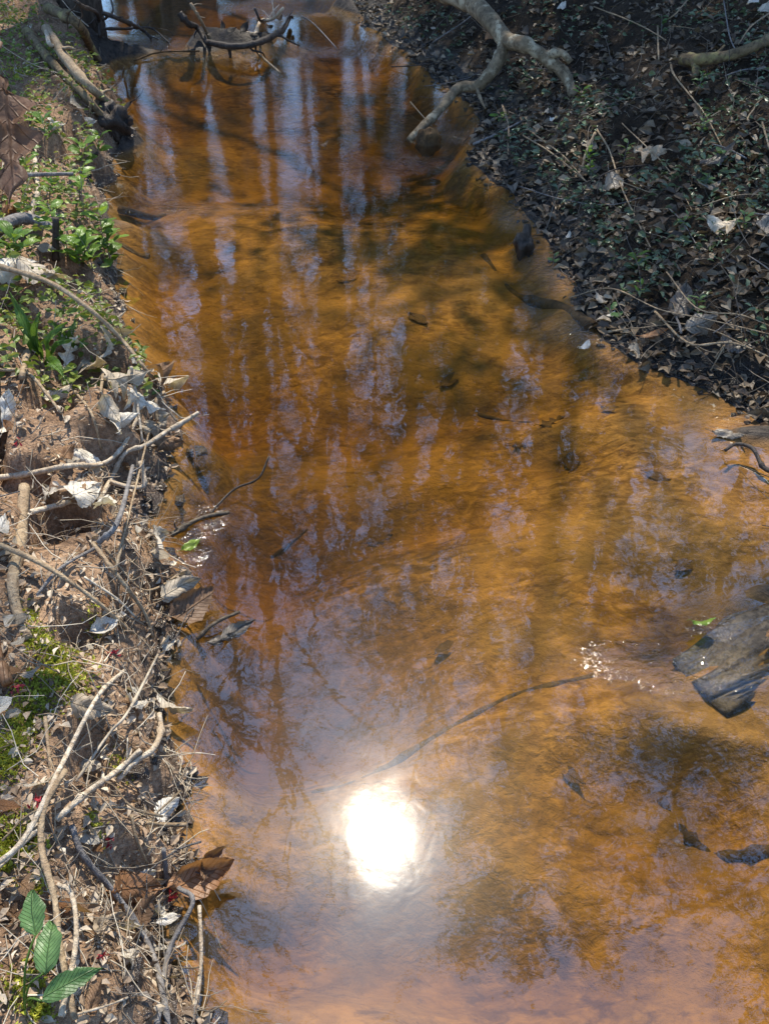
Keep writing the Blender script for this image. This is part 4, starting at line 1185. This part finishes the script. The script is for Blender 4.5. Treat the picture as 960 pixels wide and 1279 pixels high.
limb()
twig([(850, 84, .03), (880, 74, .06), (915, 68, .06), (945, 56, .06), (985, 48, .04)], 8, 5, 'logm', 'mossy tan log end lying high on the dark bank', 'log', 10, .12, 'log', spurs=2)
twig([(868, 88, .03), (866, 104, .02)], 6, 4, 'logm', 'frayed stub hanging from the mossy tan log', 'wood_stub', 8, .15, 'wood')
for pts, r0, r1, mt, lab in [
        ([(744, 172, .03), (758, 200, .04), (772, 240, .03), (790, 280, .03), (815, 320, .01)], 1.8, 1.2, 'pale', 'long pale stalk trailing past the big dead oak leaf'),
        ([(741, 178, .04), (730, 200, .03), (725, 216, .01)], 2.4, 2, 'tan', 'short tan stem crossing above the green sprig'),
        ([(652, 178, .03), (690, 205, .04), (732, 234, .02)], 1.6, 1.4, 'tan', 'straight straw stalk slanting down to the green sprig'),
        ([(660, 172, .03), (700, 206, .04), (728, 230, .02)], 1.2, 1.2, 'pale', 'thin straw stalk doubling the slanting stalk'),
        ([(835, 88, .03), (838, 110, .05), (860, 135, .04), (878, 150, .02), (900, 186, .01)], 1.8, 1.2, 'pale', 'kinked pale stem below the frayed stub'),
        ([(868, 262, .01), (876, 282, .03), (898, 295, .02)], 2, 1.5, 'pale', 'curved straw stem beside the pale shining leaves'),
        ([(948, 162, .03), (952, 190, .05), (958, 205, .04)], 2, 2, 'pale', 'upright pale stem at the frame edge'),
        ([(875, 264, .02), (920, 258, .04), (970, 256, .03)], 1.2, 1, 'pale', 'fine horizontal straw over the dark hollow'),
        ([(710, 372, .0), (760, 374, .04), (820, 385, .06), (880, 398, .06), (970, 432, .03)], 1.3, 1.1, 'tan', 'long thin bramble stem arching along the mud edge'),
        ([(828, 358, .05), (870, 385, .06), (920, 408, .04), (970, 420, .02)], 1.3, 1.1, 'tan', 'thin bramble stem crossing the long arching stem'),
        ([(815, 400, .03), (860, 428, .06), (910, 446, .05), (975, 466, .03)], 2.4, 1.6, 'tan', 'straw stalk lying low over the dark mud'),
        ([(826, 408, .02), (880, 430, .05), (930, 448, .04)], 1.4, 1.2, 'pale', 'second straw stalk pressed against the low stalk'),
        ([(757, 418, .01), (780, 420, .02), (796, 428, .01)], 2.4, 1.8, 'tan', 'short tan stem leading to the curled tan leaf'),
        ([(640, 236, .02), (700, 258, .03), (760, 262, .02), (800, 250, .01)], 1.0, .9, 'grey', 'wiry grey stem along the foot of the slope'),
        ([(832, 262, .01), (850, 284, .02), (870, 312, .01)], 1.2, 1, 'grey', 'thin grey twig on the slope right of the pale stalk'),
        ([(775, 160, .02), (830, 222, .03), (880, 300, .01)], 1.0, 1.0, 'tan', 'very thin stem running down the middle of the slope'),
        ([(930, 205, .02), (905, 200, .04), (885, 186, .02)], 1.5, 1.2, 'grey', 'bent grey twig above the silver leaf'),
        ([(960, 30, .05), (935, 48, .05), (920, 62, .02)], 1.8, 1.5, 'pale', 'pale twig in the bright litter at the top corner'),
        ([(858, 0, .06), (842, 18, .06), (828, 32, .02)], 1.5, 1.3, 'pale', 'thin pale stem at the top of the slope'),
        ([(820, 38, .02), (822, 74, .06)], 1.8, 1.6, 'pale', 'small upright straw near the top of the slope'),
        ([(900, 16, .05), (912, 50, .06), (924, 78, .02)], 1.2, 1.0, 'grey', 'thin grey stalk in front of the mossy log'),
        ([(626, 142, .04), (634, 165, .03), (634, 196, .01)], 2, 1.8, 'pale', 'pale stem standing on the wet spit'),
        ([(590, 186, .02), (620, 176, .03), (650, 160, .03)], 3, 2.5, 'grey', 'grey stick lying along the wet spit'),
        ([(512, 135, .03), (524, 146, .02), (540, 158, .0)], 1.2, 1, 'pale', 'thin pale twig poking up beside the limb tip'),
        ([(540, 60, .03), (575, 30, .10), (590, 18, .12)], 1.4, 1.2, 'grey', 'thin grey twig leaning under the fallen limb'),
        ([(890, 455, .02), (900, 446, .04), (885, 470, .02)], 1.4, 1.4, 'tan', 'small tan loop of stem in the wet leaves'),
        ([(740, 16, .03), (790, 40, .04), (830, 56, .02)], 1.2, 1.2, 'tan', 'brown stem across the litter at the top'),
        ([(930, 330, .03), (950, 352, .05), (970, 366, .04)], 1.2, 1.0, 'grey', 'grey stem among the dark ground cover at the frame edge')]:
    twig(pts, r0 * .7, r1 * .6, 'tan' if mt == 'pale' else mt, lab, 'dead_stalk', 5, .08, 'stalk', wig=.012)

leaf(812, 205, 76, 175, 'oak', 'dry', 'big pale dead oak leaf lying mid slope', lift=.05, wr=.62, curl=.2, tilt=.1, nu=22)
leaf(888, 216, 56, 30, 'jag', 'shade_leaf', 'silvery folded leaf right of the big oak leaf', lift=.05, wr=.4, fold=.5)
leaf(764, 238, 40, -70, 'oval', 'shade_leaf', 'dim blue grey leaf under the green sprig', lift=.03, wr=.5)
leaf(905, 300, 40, 10, 'oval', 'dry', 'pale leaf shining on the slope by the curved straw', lift=.05)
leaf(890, 294, 30, -30, 'oval', 'dry', 'smaller pale leaf beside the shining leaf', lift=.04)
leaf(952, 300, 40, 70, 'jag', 'shade_leaf', 'grey leaf standing at the frame edge', lift=.04, roll=.5)
leaf(848, 392, 50, 70, 'oval', 'shade_leaf', 'wet blue grey leaf on the mud edge', lift=.02, wr=.6)
leaf(868, 416, 48, 20, 'oval', 'shade_leaf', 'rounded wet grey leaf below the straw stems', lift=.03, wr=.7)
leaf(915, 436, 50, -30, 'jag', 'shade_leaf', 'wet dark leaf under the low straw stalk', lift=.02, wr=.6)
leaf(812, 430, 40, 15, 'lance', 'rust', 'curled tan leaf at the water edge', lift=.03, fold=.6, wr=.4)
leaf(748, 382, 24, -45, 'oval', 'dry', 'pale oval leaf lying on the wet edge', lift=.02, wr=.4)
leaf(760, 400, 14, 30, 'oval', 'drywhite', 'tiny white leaf at the water edge', lift=.02)
leaf(728, 437, 20, 40, 'oval', 'drywhite', 'white leaf scrap glinting in the shallows', lift=.01)
leaf(708, 302, 14, 60, 'oval', 'drywhite', 'white leaf dot on the muddy margin', lift=.02)
leaf(690, 158, 16, 10, 'oval', 'drywhite', 'small bright leaf on the wet spit', lift=.03)
leaf(680, 150, 14, 40, 'oval', 'dry', 'small grey leaf on the wet spit', lift=.03)
leaf(610, 58, 20, 70, 'oval', 'rust', 'russet leaf caught under the fallen limb', lift=.05)
leaf(848, 430, 50, 0, 'lance', 'shade_leaf', 'long dark leaf lying along the mud edge', lift=.02, wr=.3)
leaf(700, 18, 18, 50, 'oval', 'drywhite', 'white leaf in the litter at the top of the slope', lift=.03)
leaf(935, 18, 26, 70, 'lance', 'drywhite', 'bright upright leaf at the top corner', lift=.05)
leaf(950, 24, 24, 50, 'lance', 'dry', 'pale leaf beside the bright upright leaf', lift=.04)

for i, (x, y, h, n, lab) in enumerate([
        (738, 222, .13, 12, 'bright green sprig standing on the muddy slope'), (778, 205, .10, 7, 'small green sprig behind the big oak leaf'), (726, 130, .08, 7, 'seedling with a yellow leaf on the litter'), (700, 168, .08, 6, 'dim seedling above the wet spit'),
        (868, 118, .10, 8, 'dull green seedling below the mossy log'), (824, 44, .10, 6, 'thin green seedling near the top of the slope'), (872, 170, .09, 9, 'bluish seedling right of the kinked stem'), (880, 240, .09, 8, 'green seedling under the silvery leaf'),
        (796, 330, .08, 6, 'yellow green sprout on the dark mud'), (798, 378, .09, 5, 'grassy sprout above the wet leaves'), (870, 388, .07, 5, 'tiny seedling by the bramble stems'), (626, 156, .07, 6, 'yellow seedling on the wet spit under the limb'),
        (846, 285, .07, 7, 'dark seedling in the middle of the slope'), (930, 290, .09, 8, 'bluish seedling by the grey standing leaf'), (765, 400, .05, 4, 'glossy sprout at the waterline'), (690, 330, .05, 5, 'sprout on the mud by the wood stub'), (905, 205, .08, 8, 'dark seedling behind the bent grey twig')]):
    plant(x, y, h, n, 12, 'green' if i in (0, 2, 8, 9, 11) else 'bluegreen', lab, group='seedlings on the shaded bank', sz=.03 + .006 * (i % 3))


# ------------------------------------------------------------------ loose litter: counted leaves and twigs, then the uncountable rest
def bank_points(n, side, y0, y1, dmax, rg, pw=1.6, dmin=.0):
    y = y0 * (y1 / y0) ** rg.random(n)
    d = dmin + (dmax - dmin) * rg.random(n) ** pw * (np.ones(n) if side < 0 else 1)
    x = LX(y) - d if side < 0 else RX(y) + d
    return x, y, H(x, y), d


def rotN(rg, N, tilt):
    N = N + rg.normal(0, tilt, N.shape)
    return N / np.linalg.norm(N, axis=1, keepdims=True)


def counted_leaves(side, n, y0, y1, dmax, mats, sizes, label, group, seed):
    rg = np.random.default_rng(seed)
    T = []
    for k in range(10):
        P, F = leaf_geo(['jag', 'oval', 'oak', 'oval', 'lance'][k % 5], 1.0, rg.uniform(.4, .66), rg.uniform(-.9, 1.0), rg.uniform(0, .4), rg.uniform(-.9, .7), seed + k, 8 if k % 5 != 2 else 12, 4, .22)
        P[:, 2] -= np.percentile(P[:, 2], 15)
        T.append(MB().add(P, F).mesh('fallen_leaf', M[mats[k % len(mats)]]))
    x, y, z, d = bank_points(n, side, y0, y1, dmax, rg)
    N = rotN(rg, HN(x, y, .05), .35)
    for i in range(n):
        o = link('fallen_leaf', T[i % 10], label=label, cat='leaf', group=group)
        a = rg.uniform(0, 6.28)
        s = rg.uniform(*sizes)
        place(o, frame((math.cos(a), math.sin(a), 0), N[i]), (x[i], y[i], z[i] + .01 + .01 * rg.random()), s)


counted_leaves(-1, 100, .62, 2.2, .65, ['dry', 'drywhite', 'brown', 'dry', 'rust'], (.022, .06), 'curled dead leaf among the litter on the near sunlit clay bank', 'dead leaves on the near sunlit bank', 401)
counted_leaves(-1, 60, 2.2, 6.5, 1.3, ['dry', 'brown', 'drywhite'], (.04, .085), 'curled dead leaf among the herbs on the far sunlit bank', 'dead leaves on the far sunlit bank', 402)
counted_leaves(1, 130, 1.7, 7.5, 2.3, ['shade_leaf', 'shade_leaf', 'shade_leaf', 'shade_leaf', 'dry'], (.035, .095), 'dead leaf in the litter of the shaded bank', 'dead leaves on the shaded bank', 403)


def counted_twigs(side, n, y0, y1, dmax, mats, lens, rad, label, group, seed):
    rg = np.random.default_rng(seed)
    T = []
    for k in range(9):
        P = wander(rg, (-.5, 0, 0), (1, 0, 0), 1.0, 9, .16, 0)
        P[:, 2] *= .5
        mb = MB().tube(P, np.linspace(1, .5, 10) * rad, 5)
        for q in range(rg.integers(0, 3)):
            i = rg.integers(2, 9)
            mb.tube(wander(rg, P[i], P[i] - P[i - 1] + rg.normal(0, .06, 3), .25, 4, .2, .02), np.linspace(.6, .3, 5) * rad, 4)
        T.append(mb.mesh('twig', M[mats[k % len(mats)]]))
    x, y, z, d = bank_points(n, side, y0, y1, dmax, rg, 1.3)
    N = rotN(rg, HN(x, y, .06), .12)
    for i in range(n):
        o = link('twig', T[i % 9], label=label, cat='twig', group=group)
        a = rg.uniform(0, 6.28)
        place(o, frame((math.cos(a), math.sin(a), rg.normal(0, .12)), N[i]), (x[i], y[i], z[i] + .012), rg.uniform(*lens))


counted_twigs(-1, 90, .6, 2.4, .6, ['tan', 'pale', 'grey'], (.07, .2), .011, 'thin dry twig among the litter on the near sunlit clay bank', 'twigs on the near sunlit bank', 411)
counted_twigs(-1, 50, 2.4, 6.5, 1.2, ['tan', 'grey', 'pale'], (.15, .4), .010, 'thin dry twig among the herbs on the far sunlit bank', 'twigs on the far sunlit bank', 412)
counted_twigs(1, 110, 1.7, 7.5, 2.3, ['tan', 'grey', 'dark', 'grey'], (.18, .55), .008, 'thin damp twig in the litter of the shaded bank', 'twigs on the shaded bank', 413)


def litter(name, side, n, y0, y1, dmax, mat, size, label, seed, tilt=.55, dmin=0., pw=1.5, aspect=(.4, .7), lift=.012, mask=None):
    rg = np.random.default_rng(seed)
    x, y, z, d = bank_points(n, side, y0, y1, dmax, rg, pw, dmin)
    if mask is not None:
        k = mask(x, y, rg)
        x, y, z = x[k], y[k], z[k]
    n = len(x)
    N = rotN(rg, HN(x, y, .04), tilt)
    a = rg.uniform(0, 6.28, n)
    D = np.stack([np.cos(a), np.sin(a), rg.normal(0, .2, n)], 1)
    ln = rg.uniform(*size, n)
    V, F, r = leaf_quads(np.stack([x, y, z + lift * rg.random(n)], 1), D, N, ln, ln * rg.uniform(*aspect, n), rg.random(n), .3)
    return link(name, arr_mesh(name, V, F, r, M[mat]), label=label, kind='stuff')


def straws(name, side, n, y0, y1, dmax, mat, lens, rad, label, seed, pw=1.3, up=.25):
    rg = np.random.default_rng(seed)
    x, y, z, d = bank_points(n, side, y0, y1, dmax, rg, pw)
    N = HN(x, y, .05)
    mb = MB()
    for i in range(n):
        a = rg.uniform(0, 6.28)
        d = np.array([math.cos(a), math.sin(a), 0])
        d = d - N[i] * (d @ N[i]) + N[i] * abs(rg.normal(0, up))
        P = wander(rg, (x[i], y[i], z[i] + .004), d, rg.uniform(*lens), 4, .22, -.05)
        mb.tube(P, rad * rg.uniform(.6, 1.4) * np.linspace(1, .6, 5), 3, rg.random(), False)
    return link(name, mb.mesh(name, M[mat]), label=label, kind='stuff')


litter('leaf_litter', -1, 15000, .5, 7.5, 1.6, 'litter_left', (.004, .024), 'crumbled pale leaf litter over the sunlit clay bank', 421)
litter('leaf_litter', 1, 19000, 1.5, 9, 3.2, 'litter_right', (.005, .06), 'shade-darkened leaf litter over the shaded bank', 422, .4, .02)
straws('straw_litter', -1, 2300, .5, 7, 1.4, 'straw', (.03, .17), .0012, 'dry straw and rootlets strewn over the sunlit bank', 423)
straws('straw_litter', 1, 2600, 1.5, 8, 2.8, 'rootlet', (.06, .26), .0016, 'thin dark stems strewn over the shaded bank', 424)
straws('rootlets', -1, 420, .55, 5, .14, 'straw', (.03, .09), .0013, 'fine rootlets fringing the cut edge of the sunlit bank', 425, 1.0, .25)
litter('ground_cover', 1, 17000, 1.6, 8, 2.6, 'cover', (.010, .040), 'low dark green ground cover of small oval leaves on the shaded bank', 426, .55, .12, 1.2, (.42, .6), .05,
       lambda x, y, rg: (fbm(x * 3.2, y * 2.6, 3, 51) + rg.normal(0, .08, len(x))) > .0)
litter('bank_herbs', -1, 15000, 1.9, 7.5, 1.9, 'herb', (.014, .036), 'small green herbs creeping over the far sunlit bank', 427, .7, .05, 1.1, (.45, .7), .07,
       lambda x, y, rg: (fbm(x * 3.0, y * 2.2, 3, 52) + rg.normal(0, .08, len(x))) > -.22 + .35 * (y < 2.5))


def moss():
    rg = np.random.default_rng(431)
    Ps = []
    for px, py, rpx, n in [(70, 818, 26, 520), (84, 850, 24, 460), (52, 862, 30, 560), (36, 898, 26, 420), (14, 930, 26, 420), (8, 960, 20, 260), (14, 1048, 24, 420), (30, 1066, 20, 300), (6, 1080, 18, 220), (44, 1100, 12, 120), (38, 775, 12, 140), (46, 800, 14, 180),
                           (116, 1030, 10, 90), (30, 1230, 22, 260), (50, 1262, 18, 200), (62, 1200, 12, 110), (120, 780, 10, 90), (96, 112, 14, 160), (25, 90, 20, 260), (20, 25, 25, 260), (150, 960, 12, 90), (205, 890, 8, 60)]:
        g = gp(px, py)
        r = rpx * pxsize(g)
        q = rg.normal(0, .55, (n, 2)) * r * [1, 1.25]
        Ps.append(np.stack([g[0] + q[:, 0], g[1] + q[:, 1]], 1))
    Q = np.vstack(Ps)
    x, y = Q.T
    k = (LX(y) - x) > .01
    x, y = x[k], y[k]
    n = len(x)
    z = H(x, y)
    D = HN(x, y) + rg.normal(0, .55, (n, 3))
    ln = rg.uniform(.004, .011, n)
    V, F, r = leaf_quads(np.stack([x, y, z + .004 * rg.random(n)], 1), D, rg.normal(0, 1, (n, 3)), ln, ln * .6, rg.random(n), .3)
    link('moss', arr_mesh('moss', V, F, r, M['moss']), label='yellow green moss cushions on the sunlit clay bank', kind='stuff')


moss()


def waterline():
    """Bits of soil, bark and pebbly grit that stick out of the wet margin."""
    rg = np.random.default_rng(441)
    mb = MB()
    for side, n, y0, y1, sz in ((-1, 260, .55, 7, (.006, .022)), (1, 420, 1.5, 7.5, (.005, .018))):
        y = y0 * (y1 / y0) ** rg.random(n)
        x = (LX(y) if side < 0 else RX(y)) + rg.normal(0, .03, n) + side * .02
        z = H(x, y)
        for i in range(n):
            s = rg.uniform(*sz)
            ico = rg.normal(0, 1, (8, 3))
            cube = np.array([(a, b, c) for a in (-1, 1) for b in (-1, 1) for c in (-1, 1)]) * .6 + ico * .22
            mb.add(cube * s * [1, 1, .55] + [x[i], y[i], max(z[i], -.02)], [(0, 1, 3, 2), (4, 6, 7, 5), (0, 4, 5, 1), (2, 3, 7, 6), (0, 2, 6, 4), (1, 5, 7, 3)], rg.random())
    link('wet_debris', mb.mesh('wet_debris', M['grit'], smooth=False), label='wet crumbs of soil and bark along both water edges', kind='stuff')


def mat_grit():
    t = NT('wet_grit')
    r = t.n('ShaderNodeAttribute', attribute_name='rnd').outputs['Fac']
    c = t.ramp(r, [(0, (.015, .011, .008)), (.6, (.06, .043, .03)), (1, (.14, .10, .07))])
    return t.surf(t.pbr(c, .2, t.bump(t.noise(t.pos(), 90, 4, .7), .01), .6))


M['grit'] = mat_grit()
waterline()
